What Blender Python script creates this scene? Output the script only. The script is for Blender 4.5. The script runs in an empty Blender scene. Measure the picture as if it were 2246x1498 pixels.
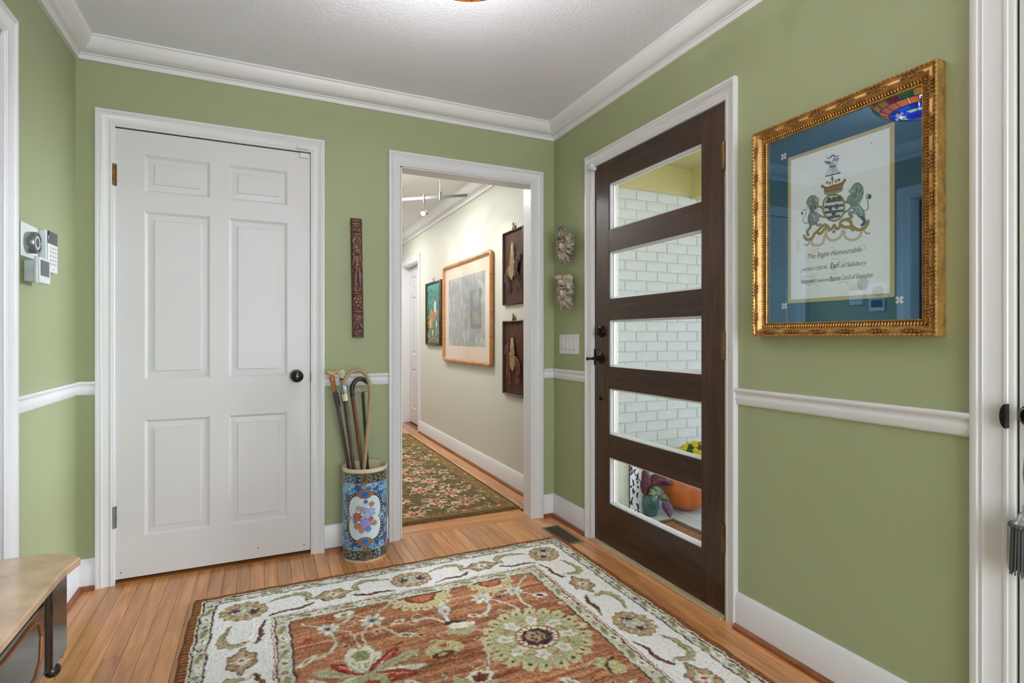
import bpy, bmesh, math, random
import numpy as np
from mathutils import Vector, Matrix
random.seed(7); rng = np.random.default_rng(11)
S = bpy.context.scene; COL = S.collection
PI = math.pi
# ------------------------------------------------------------------ camera
F_PX, YAW, HY, CX, CY, CZ = 1181.1155, math.radians(24.9224), 738.951, -1.66990, -2.96529, 1.12036
cam_data = bpy.data.cameras.new('camera'); cam = bpy.data.objects.new('camera', cam_data); COL.objects.link(cam)
cam.location = (CX, CY, CZ); cam.rotation_euler = (PI/2, 0, -YAW)
cam_data.sensor_width = 36; cam_data.lens = F_PX/2246*36; cam_data.shift_y = (HY-749)/2246
cam_data.clip_start = 0.05; S.camera = cam
# ------------------------------------------------------------------ world, lights, exposure
world = bpy.data.worlds.new('world'); S.world = world; world.use_nodes = True
bg = world.node_tree.nodes['Background']; bg.inputs[0].default_value = (0.74, 0.87, 1.0, 1); bg.inputs[1].default_value = 1.75
def area(name, loc, target, sx, sy, power, color=(1, 1, 1)):
    l = bpy.data.lights.new(name, 'AREA'); l.shape = 'RECTANGLE'; l.size = sx; l.size_y = sy; l.energy = power; l.color = color
    o = bpy.data.objects.new(name, l); COL.objects.link(o); o.location = loc
    d = Vector(target)-Vector(loc); o.rotation_euler = d.to_track_quat('-Z', 'Y').to_euler(); return o
def point(name, loc, power, color=(1, 1, 1), r=.05):
    l = bpy.data.lights.new(name, 'POINT'); l.energy = power; l.color = color; l.shadow_soft_size = r
    o = bpy.data.objects.new(name, l); COL.objects.link(o); o.location = loc; return o
def spot(name, loc, target, power, angle=60, color=(1, .93, .82), blend=.6, r=.02):
    l = bpy.data.lights.new(name, 'SPOT'); l.energy = power; l.color = color; l.shadow_soft_size = r
    l.spot_size = math.radians(angle); l.spot_blend = blend
    o = bpy.data.objects.new(name, l); COL.objects.link(o); o.location = loc
    d = Vector(target)-Vector(loc); o.rotation_euler = d.to_track_quat('-Z', 'Y').to_euler(); return o
area('rear_fill', (-1.2, -5.12, 1.35), (-1.2, 0, 1.2), 2.0, 1.9, 63, (.86, .93, 1))  # soft fill added behind the viewer, set at the added rear window
pd = area('daylight_porch_side', (3.4, -1.75, 1.55), (0, -1.05, 1.05), 1.3, 1.9, 33, (.83, .91, 1)); pd.data.spread = math.radians(42)
area('side_fill', (-4.2, -1.4, 1.3), (-2.4, -1.2, 1.2), 1.2, 1.6, 12, (1, .97, .92))  # added fill from the left; the side room has no window
point('foyer_bulb', (-1.135, -1.50, 2.224), 50, (.97, .975, 1), .035)
point('porch_warm_fill', (1.25, -.60, 2.47), 3.6, (1, .80, .34), .06)  # unseen warm light added to yellow the upper porch bricks
S.view_settings.view_transform = 'Standard'; S.view_settings.look = 'None'
S.view_settings.gamma = 1; S.view_settings.use_curve_mapping = False; S.view_settings.exposure = 0.0

# ------------------------------------------------------------------ materials
def lin(c):
    c = np.asarray(c, dtype=float)/255.0
    return np.where(c <= .04045, c/12.92, ((c+.055)/1.055)**2.4)
def L4(c): return tuple(float(x) for x in lin(c))+(1.0,)
def mat(name, col, rough=.5, metal=0, bump=0, bscale=200, bdist=.001, vary=0, vscale=5, spec=.5, coat=0):
    m = bpy.data.materials.new(name); m.use_nodes = True; nt = m.node_tree; b = nt.nodes['Principled BSDF']
    b.inputs['Base Color'].default_value = L4(col); b.inputs['Roughness'].default_value = rough
    b.inputs['Metallic'].default_value = metal; b.inputs['Specular IOR Level'].default_value = spec
    b.inputs['Coat Weight'].default_value = coat; b.inputs['Coat Roughness'].default_value = .15
    tc = nt.nodes.new('ShaderNodeTexCoord')
    if bump:
        n = nt.nodes.new('ShaderNodeTexNoise'); n.inputs['Scale'].default_value = bscale; n.inputs['Detail'].default_value = 3
        bp = nt.nodes.new('ShaderNodeBump'); bp.inputs['Strength'].default_value = bump; bp.inputs['Distance'].default_value = bdist
        nt.links.new(tc.outputs['Object'], n.inputs['Vector']); nt.links.new(n.outputs['Fac'], bp.inputs['Height']); nt.links.new(bp.outputs[0], b.inputs['Normal'])
    if vary:
        n = nt.nodes.new('ShaderNodeTexNoise'); n.inputs['Scale'].default_value = vscale; n.inputs['Detail'].default_value = 4
        r = nt.nodes.new('ShaderNodeValToRGB'); a = lin(col)
        r.color_ramp.elements[0].position = .3; r.color_ramp.elements[1].position = .7
        r.color_ramp.elements[0].color = tuple(np.clip(a*(1-vary), 0, 1))+(1,); r.color_ramp.elements[1].color = tuple(np.clip(a*(1+vary), 0, 1))+(1,)
        nt.links.new(tc.outputs['Object'], n.inputs['Vector']); nt.links.new(n.outputs['Fac'], r.inputs[0]); nt.links.new(r.outputs[0], b.inputs['Base Color'])
    return m
def wood(name, c1, c2, rough=.35, axis='Y', scale=(30, 2.2), rand=.25, coat=0, spec=.5, fine=.35):
    """stained wood: grain stretched along axis, colour varied per object"""
    m = bpy.data.materials.new(name); m.use_nodes = True; nt = m.node_tree; b = nt.nodes['Principled BSDF']; N = nt.nodes.new; K = nt.links.new
    tc = N('ShaderNodeTexCoord'); oi = N('ShaderNodeObjectInfo'); mp = N('ShaderNodeMapping')
    sc = {'X': (scale[1], scale[0], scale[0]), 'Y': (scale[0], scale[1], scale[0]), 'Z': (scale[0], scale[0], scale[1])}[axis]
    mp.inputs['Scale'].default_value = sc
    mul = N('ShaderNodeVectorMath'); mul.operation = 'SCALE'; mul.inputs[0].default_value = (37, 23, 51); K(oi.outputs['Random'], mul.inputs['Scale'])
    K(tc.outputs['Object'], mp.inputs['Vector']); K(mul.outputs[0], mp.inputs['Location'])
    n = N('ShaderNodeTexNoise'); n.inputs['Scale'].default_value = 1; n.inputs['Detail'].default_value = 6; n.inputs['Distortion'].default_value = 1.2; K(mp.outputs[0], n.inputs['Vector'])
    n2 = N('ShaderNodeTexNoise'); n2.inputs['Scale'].default_value = 7; n2.inputs['Detail'].default_value = 4; K(mp.outputs[0], n2.inputs['Vector'])
    mx = N('ShaderNodeMath'); mx.operation = 'MULTIPLY_ADD'; K(n2.outputs['Fac'], mx.inputs[0]); mx.inputs[1].default_value = fine; K(n.outputs['Fac'], mx.inputs[2])
    r = N('ShaderNodeValToRGB'); r.color_ramp.elements[0].position = .42; r.color_ramp.elements[1].position = .85
    r.color_ramp.elements[0].color = L4(c2); r.color_ramp.elements[1].color = L4(c1); K(mx.outputs[0], r.inputs[0])
    hs = N('ShaderNodeHueSaturation'); vr = N('ShaderNodeMapRange'); vr.inputs['To Min'].default_value = 1-rand; vr.inputs['To Max'].default_value = 1+rand
    K(oi.outputs['Random'], vr.inputs[0]); K(vr.outputs[0], hs.inputs['Value']); K(r.outputs[0], hs.inputs['Color'])
    K(hs.outputs[0], b.inputs['Base Color']); b.inputs['Roughness'].default_value = rough; b.inputs['Specular IOR Level'].default_value = spec
    b.inputs['Coat Weight'].default_value = coat; b.inputs['Coat Roughness'].default_value = .12
    bp = N('ShaderNodeBump'); bp.inputs['Strength'].default_value = .15; bp.inputs['Distance'].default_value = .0006; K(mx.outputs[0], bp.inputs['Height']); K(bp.outputs[0], b.inputs['Normal'])
    return m
def vmat(name, rough=.8, spec=.3, coat=0, bump=0, bscale=500, metal=0, trans=0):
    """colours come from the mesh's own colour attribute (print, weave or glaze)"""
    m = bpy.data.materials.new(name); m.use_nodes = True; nt = m.node_tree; b = nt.nodes['Principled BSDF']
    a = nt.nodes.new('ShaderNodeAttribute'); a.attribute_name = 'Col'; nt.links.new(a.outputs['Color'], b.inputs['Base Color'])
    b.inputs['Roughness'].default_value = rough; b.inputs['Specular IOR Level'].default_value = spec; b.inputs['Coat Weight'].default_value = coat
    b.inputs['Coat Roughness'].default_value = .08; b.inputs['Metallic'].default_value = metal
    if bump:
        n = nt.nodes.new('ShaderNodeTexNoise'); n.inputs['Scale'].default_value = bscale; tc = nt.nodes.new('ShaderNodeTexCoord')
        bp = nt.nodes.new('ShaderNodeBump'); bp.inputs['Strength'].default_value = bump; bp.inputs['Distance'].default_value = .002
        nt.links.new(tc.outputs['Object'], n.inputs['Vector']); nt.links.new(n.outputs['Fac'], bp.inputs['Height']); nt.links.new(bp.outputs[0], b.inputs['Normal'])
    return m
def glass(name, ior=1.5, tint=(1, 1, 1), refl=(1, 1, 1)):
    m = bpy.data.materials.new(name); m.use_nodes = True; nt = m.node_tree; nt.nodes.remove(nt.nodes['Principled BSDF']); N = nt.nodes.new
    t = N('ShaderNodeBsdfTransparent'); t.inputs[0].default_value = tint+(1,); g = N('ShaderNodeBsdfGlossy'); g.inputs['Roughness'].default_value = .0; g.inputs[0].default_value = refl+(1,)
    f = N('ShaderNodeFresnel'); f.inputs['IOR'].default_value = ior; mx = N('ShaderNodeMixShader')
    ge = N('ShaderNodeNewGeometry'); fr = N('ShaderNodeMath'); fr.operation = 'SUBTRACT'; fr.inputs[0].default_value = 1; nt.links.new(ge.outputs['Backfacing'], fr.inputs[1]); ml = N('ShaderNodeMath'); ml.operation = 'MULTIPLY'; nt.links.new(f.outputs[0], ml.inputs[0]); nt.links.new(fr.outputs[0], ml.inputs[1]); nt.links.new(ml.outputs[0], mx.inputs[0]); nt.links.new(t.outputs[0], mx.inputs[1]); nt.links.new(g.outputs[0], mx.inputs[2])
    nt.links.new(mx.outputs[0], nt.nodes['Material Output'].inputs['Surface']); return m
def emit(name, col, st):
    m = bpy.data.materials.new(name); m.use_nodes = True; nt = m.node_tree; b = nt.nodes['Principled BSDF']
    b.inputs['Emission Color'].default_value = L4(col); b.inputs['Emission Strength'].default_value = st; return m

M = {}
M['green'] = mat('sage_wall_paint', (163, 171, 130), .55, bump=.25, bscale=260, bdist=.0008)
M['white'] = mat('white_trim_paint', (229, 229, 230), .32, bump=.08, bscale=90, bdist=.0006)
M['door_white'] = mat('white_door_paint', (221, 220, 220), .36, bump=.12, bscale=60, bdist=.0006)
M['ceiling'] = mat('white_stippled_ceiling', (236, 238, 246), .8, bump=.9, bscale=140, bdist=.003)
M['hall_wall'] = mat('cream_hall_paint', (212, 211, 199), .5, bump=.15, bscale=200, bdist=.0008)
M['plank'] = wood('oak_strip', (224, 158, 98), (176, 114, 68), .26, 'Y', (26, 1.6), .2, coat=.25)
M['plank_x'] = wood('oak_strip_cross', (222, 150, 82), (172, 104, 54), .26, 'X', (26, 1.6), .14, coat=.25)
M['subfloor'] = mat('dark_joint', (52, 30, 18), .8)
M['shoe'] = wood('stained_shoe_wood', (150, 88, 48), (104, 56, 30), .35, 'Y', (40, 4), .1)
M['door_v'] = wood('walnut_door_vertical', (74, 46, 29), (33, 20, 13), .36, 'Z', (34, 2.5), .12, coat=.1)
M['door_h'] = wood('walnut_door_horizontal', (70, 44, 28), (32, 20, 13), .36, 'Y', (34, 2.5), .12, coat=.1)
M['bead'] = mat('white_glazing_bead', (232, 234, 236), .4)
M['glass'] = glass('clear_pane', 1.35)
M['pic_glass'] = glass('picture_glass', 2.6, (1, 1, 1), (.42, .80, 1.0))
M['pic_glass_dim'] = glass('hall_picture_glass', 2.5)
M['sill'] = wood('light_oak_sill', (206, 182, 148), (170, 140, 104), .4, 'Y', (40, 3), .05)
M['bronze'] = mat('dark_bronze', (46, 34, 28), .35, .8)
M['brass_old'] = mat('aged_brass', (122, 92, 56), .38, .85, vary=.35, vscale=60)
M['brass'] = mat('brass', (168, 124, 66), .28, .95)
M['steel'] = mat('worn_steel', (150, 150, 150), .35, .9, vary=.3, vscale=80)
M['nickel'] = mat('brushed_nickel', (150, 158, 158), .28, .95)
M['black'] = mat('black_enamel', (14, 20, 17), .12, 0, coat=.6)
M['black_plain'] = mat('black_plain', (18, 17, 17), .4)
M['plastic'] = mat('white_plastic', (226, 228, 228), .4)
M['plastic_cool'] = mat('pale_grey_plastic', (196, 208, 206), .42)
M['screen'] = mat('grey_lcd', (72, 84, 88), .2)
M['screen_dark'] = mat('dark_glossy_display', (24, 36, 40), .1)
M['grey_mark'] = mat('grey_key_print', (150, 156, 158), .5)
M['gold'] = mat('antique_gold_leaf', (200, 158, 96), .42, .75, vary=.28, vscale=45)
M['gold_dark'] = mat('antique_gold_recess', (150, 108, 62), .5, .7, vary=.3, vscale=60)
M['marble'] = mat('tan_marble', (238, 200, 166), .12, 0, vary=.26, vscale=13, coat=.4)
M['mahogany'] = wood('mahogany', (46, 22, 16), (18, 8, 7), .16, 'Y', (20, 2), .05, coat=.7)
M['mahogany_gold'] = mat('gilt_line', (150, 92, 42), .3, .4)
M['velvet'] = mat('grey_silk', (92, 98, 98), .8)
M['ink'] = mat('grey_ink', (112, 114, 120), .8)
M['brick'] = mat('painted_brick', (228, 230, 230), .75, bump=.6, bscale=60, bdist=.003, vary=.05, vscale=9)
M['mortar'] = mat('painted_mortar', (226, 229, 227), .85, bump=.8, bscale=90, bdist=.003)
M['cream_out'] = mat('cream_exterior_paint', (212, 202, 146), .7, bump=.2, bscale=80, bdist=.001)
M['cream_pier'] = mat('cream_stucco', (205, 204, 184), .8, bump=.8, bscale=70, bdist=.003)
M['porch_board'] = wood('pale_porch_board', (196, 200, 208), (166, 170, 182), .6, 'Y', (30, 3), .06)
M['lattice_white'] = mat('white_metal', (228, 230, 236), .4)
M['lattice_back'] = mat('dark_plum_backing', (70, 56, 66), .8)
M['teal_pot'] = mat('teal_glaze', (24, 84, 88), .15, 0, coat=.6, vary=.2, vscale=30)
M['pumpkin'] = mat('pumpkin_skin', (196, 96, 36), .42, 0, vary=.15, vscale=14, bump=.2, bscale=50)
M['stem_green'] = mat('dry_green_stem', (118, 112, 62), .7)
M['leaf_green'] = mat('leaf_green', (70, 92, 44), .5)
M['mum_yellow'] = mat('yellow_petal', (230, 205, 24), .6)
M['lead'] = mat('dark_leading', (40, 30, 26), .5, .5)
M['beard'] = mat('grey_brown_ceramic', (178, 164, 154), .4, vary=.7, vscale=70)
M['mask_face'] = mat('pale_ceramic', (190, 178, 168), .4, vary=.5, vscale=60)
M['mask_teal'] = mat('teal_ceramic', (84, 108, 106), .35, vary=.7, vscale=60)
M['mask_rose'] = mat('cream_rose_ceramic', (186, 168, 150), .35, vary=.45, vscale=50)
M['mask_gold'] = mat('ochre_ceramic', (146, 132, 100), .35, vary=.7, vscale=60)
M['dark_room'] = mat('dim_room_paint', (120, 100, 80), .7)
M['bamboo'] = wood('honey_bamboo', (196, 138, 78), (150, 92, 44), .3, 'Y', (60, 3), .08, coat=.3)
M['dark_frame'] = mat('dark_brown_lacquer', (58, 34, 26), .3, vary=.2, vscale=30)
M['mat_peach'] = mat('peach_mount', (236, 216, 198), .8)
M['mat_blue'] = mat('navy_blue_mount', (16, 56, 96), .85, vary=.05, vscale=80)
M['mat_gold'] = mat('gold_bevel', (196, 176, 122), .5)
M['bulb'] = emit('lit_halogen', (255, 250, 240), 30)
M['bulb_warm'] = emit('lit_bulb', (255, 225, 180), 12)
M['art'] = vmat('printed_art', .6); M['gloss_art'] = vmat('glossy_painting', .22, .5)
M['paper'] = vmat('print_paper', .8, .2)
M['carved'] = vmat('carved_stained_wood', .32, .5, bump=.2, bscale=300)
M['relief_wood'] = vmat('painted_relief', .6, .2)
M['glaze'] = vmat('glazed_porcelain', .16, .5, coat=.5)
M['rug_pile'] = vmat('wool_pile', .95, .1, bump=.5, bscale=900)

# ------------------------------------------------------------------ mesh helpers
def link(o, parent=None):
    COL.objects.link(o)
    if parent is not None: o.parent = parent
    return o
def tag(o, label=None, cat=None, group=None, kind=None):
    if label: o['label'] = label
    if cat: o['category'] = cat
    if group: o['group'] = group
    if kind: o['kind'] = kind
    return o
def empty(name, loc=(0, 0, 0), rz=0):
    o = bpy.data.objects.new(name, None); o.empty_display_size = .05; COL.objects.link(o); o.location = loc; o.rotation_euler = (0, 0, rz); return o
class MB:
    def __init__(s): s.v = []; s.f = []
    def add(s, vs, fs):
        k = len(s.v); s.v += [tuple(v) for v in vs]; s.f += [tuple(i+k for i in f) for f in fs]; return s
    def box(s, x0, x1, y0, y1, z0, z1):
        x0, x1 = sorted((x0, x1)); y0, y1 = sorted((y0, y1)); z0, z1 = sorted((z0, z1))
        return s.add([(x, y, z) for z in (z0, z1) for x, y in ((x0, y0), (x1, y0), (x1, y1), (x0, y1))],
                     [(3, 2, 1, 0), (4, 5, 6, 7), (0, 1, 5, 4), (1, 2, 6, 5), (2, 3, 7, 6), (3, 0, 4, 7)])
    def prism(s, poly, axis, a0, a1):
        """poly of 2-D points swept along axis 0/1/2"""
        def P(p, a):
            q = list(p); q.insert(axis, a); return q
        n = len(poly)
        return s.add([P(p, a0) for p in poly]+[P(p, a1) for p in poly], [tuple(range(n))[::-1], tuple(range(n, 2*n))]+[(i, (i+1) % n, n+(i+1) % n, n+i) for i in range(n)])
    def lathe(s, prof, c=(0, 0, 0), axis=(0, 0, 1), n=24, cap=True):
        ax = Vector(axis).normalized(); a = ax.orthogonal().normalized(); b = ax.cross(a); c = Vector(c); vs = []
        for r, h in prof:
            for i in range(n):
                t = 2*PI*i/n; vs.append(c+ax*h+a*(r*math.cos(t))+b*(r*math.sin(t)))
        fs = [(j*n+i, j*n+(i+1) % n, (j+1)*n+(i+1) % n, (j+1)*n+i) for j in range(len(prof)-1) for i in range(n)]
        if cap: fs += [tuple(range(n))[::-1], tuple(range((len(prof)-1)*n, len(prof)*n))]
        return s.add(vs, fs)
    def tube(s, pts, rad, n=8, flat=1.0, cap=True):
        pts = [Vector(p) for p in pts]; m = len(pts)
        if not hasattr(rad, '__len__'): rad = [rad]*m
        up = None; vs = []
        for i, p in enumerate(pts):
            d = (pts[min(i+1, m-1)]-pts[max(i-1, 0)]).normalized()
            if up is None: up = d.orthogonal().normalized()
            up = (up-d*up.dot(d)).normalized(); q = d.cross(up)
            for k in range(n):
                t = 2*PI*k/n; vs.append(p+up*(rad[i]*math.cos(t))+q*(rad[i]*flat*math.sin(t)))
        fs = [(j*n+i, j*n+(i+1) % n, (j+1)*n+(i+1) % n, (j+1)*n+i) for j in range(m-1) for i in range(n)]
        if cap: fs += [tuple(range(n))[::-1], tuple(range((m-1)*n, m*n))]
        return s.add(vs, fs)
    def ball(s, c, r, n=10, m=6, rot=None):
        if not hasattr(r, '__len__'): r = (r, r, r)
        c = Vector(c); vs = []; R_ = rot if rot is not None else Matrix.Identity(3)
        for j in range(1, m):
            ph = PI*j/m
            for i in range(n):
                t = 2*PI*i/n; vs.append(c+R_ @ Vector((r[0]*math.sin(ph)*math.cos(t), r[1]*math.sin(ph)*math.sin(t), r[2]*math.cos(ph))))
        vs += [c+R_ @ Vector((0, 0, r[2])), c-R_ @ Vector((0, 0, r[2]))]; T = len(vs)-2
        fs = [(j*n+i, (j+1)*n+i, (j+1)*n+(i+1) % n, j*n+(i+1) % n) for j in range(m-2) for i in range(n)]
        fs += [(T, i, (i+1) % n) for i in range(n)]+[(T+1, (m-2)*n+(i+1) % n, (m-2)*n+i) for i in range(n)]
        return s.add(vs, fs)
    def sweep(s, pts, nrm, prof, closed=False, k=None):
        """mitred moulding: profile points (s = sideways offset along nrm x direction, d = height along nrm)"""
        pts = [Vector(p) for p in pts]; nrm = Vector(nrm); n = len(pts); segs = n if closed else n-1
        if k is None: k = [1]*segs
        E_ = [(pts[(i+1) % n]-pts[i]).normalized() for i in range(segs)]; P_ = [nrm.cross(e) for e in E_]; rings = []
        for i in range(n):
            a = (i-1) % segs if (closed or i > 0) else 0; b = i if (closed or i < n-1) else segs-1
            c = P_[a].dot(P_[b]); ring = []
            for sx, d in prof:
                if abs(c) > .999: o = P_[a]*(sx*k[a])
                else:
                    ka, kb = sx*k[a], sx*k[b]; det = 1-c*c; o = P_[a]*((ka-c*kb)/det)+P_[b]*((kb-c*ka)/det)
                ring.append(pts[i]+o+nrm*d)
            rings.append(ring)
        m = len(prof); vs = [v for r in rings for v in r]
        fs = [(i*m+j, i*m+(j+1) % m, ((i+1) % n)*m+(j+1) % m, ((i+1) % n)*m+j) for i in range(segs) for j in range(m)]
        if not closed: fs += [tuple(range(m))[::-1], tuple(range((n-1)*m, n*m))]
        return s.add(vs, fs)
    def mesh(s, name, m, smooth=35):
        me = bpy.data.meshes.new(name); me.from_pydata([tuple(v) for v in s.v], [], s.f); me.materials.append(m)
        b = bmesh.new(); b.from_mesh(me); bmesh.ops.recalc_face_normals(b, faces=b.faces); b.to_mesh(me); b.free()
        if smooth:
            me.polygons.foreach_set('use_smooth', [True]*len(me.polygons)); me.set_sharp_from_angle(angle=math.radians(smooth))
        me.update(); return me
    def obj(s, name, m, parent=None, smooth=35, bevel=0, seg=2):
        o = link(bpy.data.objects.new(name, s.mesh(name, m, smooth)), parent)
        if bevel:
            md = o.modifiers.new('bevel', 'BEVEL'); md.width = bevel; md.segments = seg; md.limit_method = 'ANGLE'; md.angle_limit = math.radians(40)
        return o
def struct(name, mb, m, label, cat, bevel=0, smooth=35):
    o = mb.obj(name, m, None, smooth, bevel); return tag(o, label, cat, kind='structure')
def spline(pts, n=10, closed=False):
    P = [np.array(p, float) for p in pts]; out = []; m = len(P); rngm = m if closed else m-1
    for i in range(rngm):
        p0 = P[(i-1) % m] if (closed or i > 0) else P[0]; p1 = P[i]; p2 = P[(i+1) % m]; p3 = P[(i+2) % m] if (closed or i+2 < m) else P[-1]
        for t in np.linspace(0, 1, n, endpoint=False):
            out.append(.5*((2*p1)+(-p0+p2)*t+(2*p0-5*p1+4*p2-p3)*t*t+(-p0+3*p1-3*p2+p3)*t**3))
    if not closed: out.append(P[-1])
    return out

# ------------------------------------------------------------------ colour canvas -> dense coloured mesh
class Canvas:
    """flat design in metres; u right, v down; turned into a mesh with a colour attribute and relief"""
    def __init__(s, w, h, res, base):
        s.w, s.h, s.res = w, h, res; s.nx = int(round(w/res))+1; s.ny = int(round(h/res))+1
        s.c = np.empty((s.ny, s.nx, 3), np.float32); s.c[:] = base; s.z = np.zeros((s.ny, s.nx), np.float32)
        s.U = np.linspace(0, w, s.nx); s.V = np.linspace(0, h, s.ny)
    def win(s, u0, u1, v0, v1):
        i0 = max(0, int(math.floor(u0/s.w*(s.nx-1)))); i1 = min(s.nx, int(math.ceil(u1/s.w*(s.nx-1)))+2)
        j0 = max(0, int(math.floor(v0/s.h*(s.ny-1)))); j1 = min(s.ny, int(math.ceil(v1/s.h*(s.ny-1)))+2)
        if i0 >= i1 or j0 >= j1: return None
        X, Y = np.meshgrid(s.U[i0:i1], s.V[j0:j1]); return slice(j0, j1), slice(i0, i1), X, Y
    def put(s, W, m, col, z=None):
        s.c[W[0], W[1]][m] = col
        if z is not None: s.z[W[0], W[1]][m] = z
    def rect(s, u0, v0, u1, v1, col, z=None):
        W = s.win(u0, u1, v0, v1)
        if W: s.put(W, (W[2] >= u0) & (W[2] <= u1) & (W[3] >= v0) & (W[3] <= v1), col, z)
    def poly(s, pts, col, z=None):
        p = np.array(pts, float); W = s.win(p[:, 0].min(), p[:, 0].max(), p[:, 1].min(), p[:, 1].max())
        if not W: return
        X, Y = W[2], W[3]; m = np.zeros(X.shape, bool); n = len(p)
        for i in range(n):
            x1, y1 = p[i]; x2, y2 = p[(i+1) % n]
            if y1 == y2: continue
            m ^= ((y1 > Y) != (y2 > Y)) & (X < (x2-x1)*(Y-y1)/(y2-y1)+x1)
        s.put(W, m, col, z)
    def ell(s, cu, cv, ru, rv, col, ang=0, z=None, wob=0, nw=8):
        r = max(ru, rv)*(1+wob); W = s.win(cu-r, cu+r, cv-r, cv+r)
        if not W: return
        dx, dy = W[2]-cu, W[3]-cv; ca, sa = math.cos(ang), math.sin(ang); a = (dx*ca+dy*sa)/ru; b = (-dx*sa+dy*ca)/rv
        q = np.hypot(a, b)
        if wob: q = q/(1+wob*np.cos(nw*np.arctan2(b, a)))
        s.put(W, q <= 1, col, z)
    def line(s, pts, w, col, z=None, taper=False):
        n = len(pts)-1
        for i in range(n):
            (x1, y1), (x2, y2) = pts[i][:2], pts[i+1][:2]
            r = w/2*(1-.85*i/max(1, n) if taper else 1); r = max(r, s.res*.35)
            W = s.win(min(x1, x2)-r, max(x1, x2)+r, min(y1, y2)-r, max(y1, y2)+r)
            if not W: continue
            dx, dy = x2-x1, y2-y1; q = max(1e-12, dx*dx+dy*dy); t = np.clip(((W[2]-x1)*dx+(W[3]-y1)*dy)/q, 0, 1)
            s.put(W, np.hypot(W[2]-x1-t*dx, W[3]-y1-t*dy) <= r, col, z)
    def curve(s, pts, w, col, z=None, taper=False, n=8, closed=False):
        p = spline(pts, n, closed)
        if closed: p = p+[p[0]]
        s.line(p, w, col, z, taper)
    def blob(s, pts, col, z=None, edge=None, ew=.003):
        p = spline(pts, 8, True); s.poly(p, col, z)
        if edge is not None: s.line(p+[p[0]], ew, edge)
    def mesh(s, name, m, fn, mask=None, smooth=True):
        """fn(U, V, Z) -> X, Y, Z arrays"""
        U, V = np.meshgrid(s.U, s.V); X, Y, Z = np.broadcast_arrays(*fn(U, V, s.z)); co = np.stack([X, Y, Z], -1).reshape(-1, 3).astype(np.float32)
        idx = np.arange(s.nx*s.ny).reshape(s.ny, s.nx)
        q = np.stack([idx[:-1, :-1], idx[1:, :-1], idx[1:, 1:], idx[:-1, 1:]], -1)
        q = q.reshape(-1, 4) if mask is None else q[(mask[:-1, :-1] & mask[1:, :-1] & mask[1:, 1:] & mask[:-1, 1:])]
        col = lin(np.clip(s.c, 0, 255).reshape(-1, 3)); return grid_mesh(name, m, co, q, col, smooth)
def grid_mesh(name, m, co, q, col, smooth=True):
    used = np.unique(q); remap = np.zeros(len(co), np.int64); remap[used] = np.arange(len(used)); co = co[used]; col = col[used]; q = remap[q]
    me = bpy.data.meshes.new(name); me.vertices.add(len(co)); me.vertices.foreach_set('co', np.ascontiguousarray(co, np.float32).ravel())
    me.loops.add(q.size); me.loops.foreach_set('vertex_index', q.ravel().astype(np.int32))
    me.polygons.add(len(q)); me.polygons.foreach_set('loop_start', (np.arange(len(q))*4).astype(np.int32))
    me.polygons.foreach_set('use_smooth', np.full(len(q), smooth))
    me.update(calc_edges=True); a = me.color_attributes.new('Col', 'FLOAT_COLOR', 'POINT')
    a.data.foreach_set('color', np.concatenate([col, np.ones((len(col), 1))], 1).astype(np.float32).ravel())
    me.materials.append(m); me.validate(); return me
def blur(a, r, it=2):
    for _ in range(it):
        for ax in (0, 1):
            b = a.copy()
            for k in range(1, r+1): b = b+np.roll(a, k, ax)+np.roll(a, -k, ax)
            a = b/(2*r+1)
    return a
def noise2(ny, nx, fy, fx, seed=0):
    g = np.random.default_rng(seed).random((int(fy)+2, int(fx)+2)); y = np.linspace(0, fy, ny); x = np.linspace(0, fx, nx)
    j = np.minimum(y.astype(int), int(fy)); i = np.minimum(x.astype(int), int(fx)); ty = (y-j)[:, None]; tx = (x-i)[None]
    ty = ty*ty*(3-2*ty); tx = tx*tx*(3-2*tx)
    return (g[np.ix_(j, i)]*(1-ty)+g[np.ix_(j+1, i)]*ty)*(1-tx)+(g[np.ix_(j, i+1)]*(1-ty)+g[np.ix_(j+1, i+1)]*ty)*tx
exec_parts = []
# ================================================================== SETTING
L, REAR, H = -2.415, -5.2, 2.44
def wall_boxes(mb, axis, a0, a1, t0, t1, z0, z1, holes):
    """wall along X (axis 0) or Y (axis 1); holes = [(from, to, bottom, top)]"""
    def put(u0, u1, v0, v1):
        if u1-u0 < 1e-5 or v1-v0 < 1e-5: return
        mb.box(u0, u1, t0, t1, v0, v1) if axis == 0 else mb.box(t0, t1, u0, u1, v0, v1)
    cur = a0
    for h0, h1, b, t in sorted(holes):
        put(cur, h0, z0, z1); put(h0, h1, z0, b); put(h0, h1, t, z1); cur = h1
    put(cur, a1, z0, z1); return mb
struct('wall_back', wall_boxes(MB(), 0, L-.1, 0, 0, .11, 0, H, [(-2.276, -1.437, 0, 2.076), (-.972, -.152, 0, 2.070)]), M['green'], 'sage green back wall with the closet door and the opening to the hall', 'wall')
struct('wall_right', wall_boxes(MB(), 1, REAR, .11, 0, .13, 0, H, [(-3.16, -2.292, 0, 2.08), (-1.379, -.455, 0, 2.068)]), M['green'], 'sage green wall on the right with the walnut front door', 'wall')
struct('wall_left', wall_boxes(MB(), 1, REAR, 0, L-.1, L, 0, H, [(-1.62, -.75, 0, 2.085)]), M['green'], 'sage green wall on the left with thermostats and a cased opening', 'wall')
struct('wall_rear', wall_boxes(MB(), 0, L-.1, .13, REAR-.12, REAR, 0, H, [(-2.15, -.25, .45, 2.2)]), M['green'], 'sage green wall behind the viewer with an added window opening for fill light', 'wall')
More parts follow.
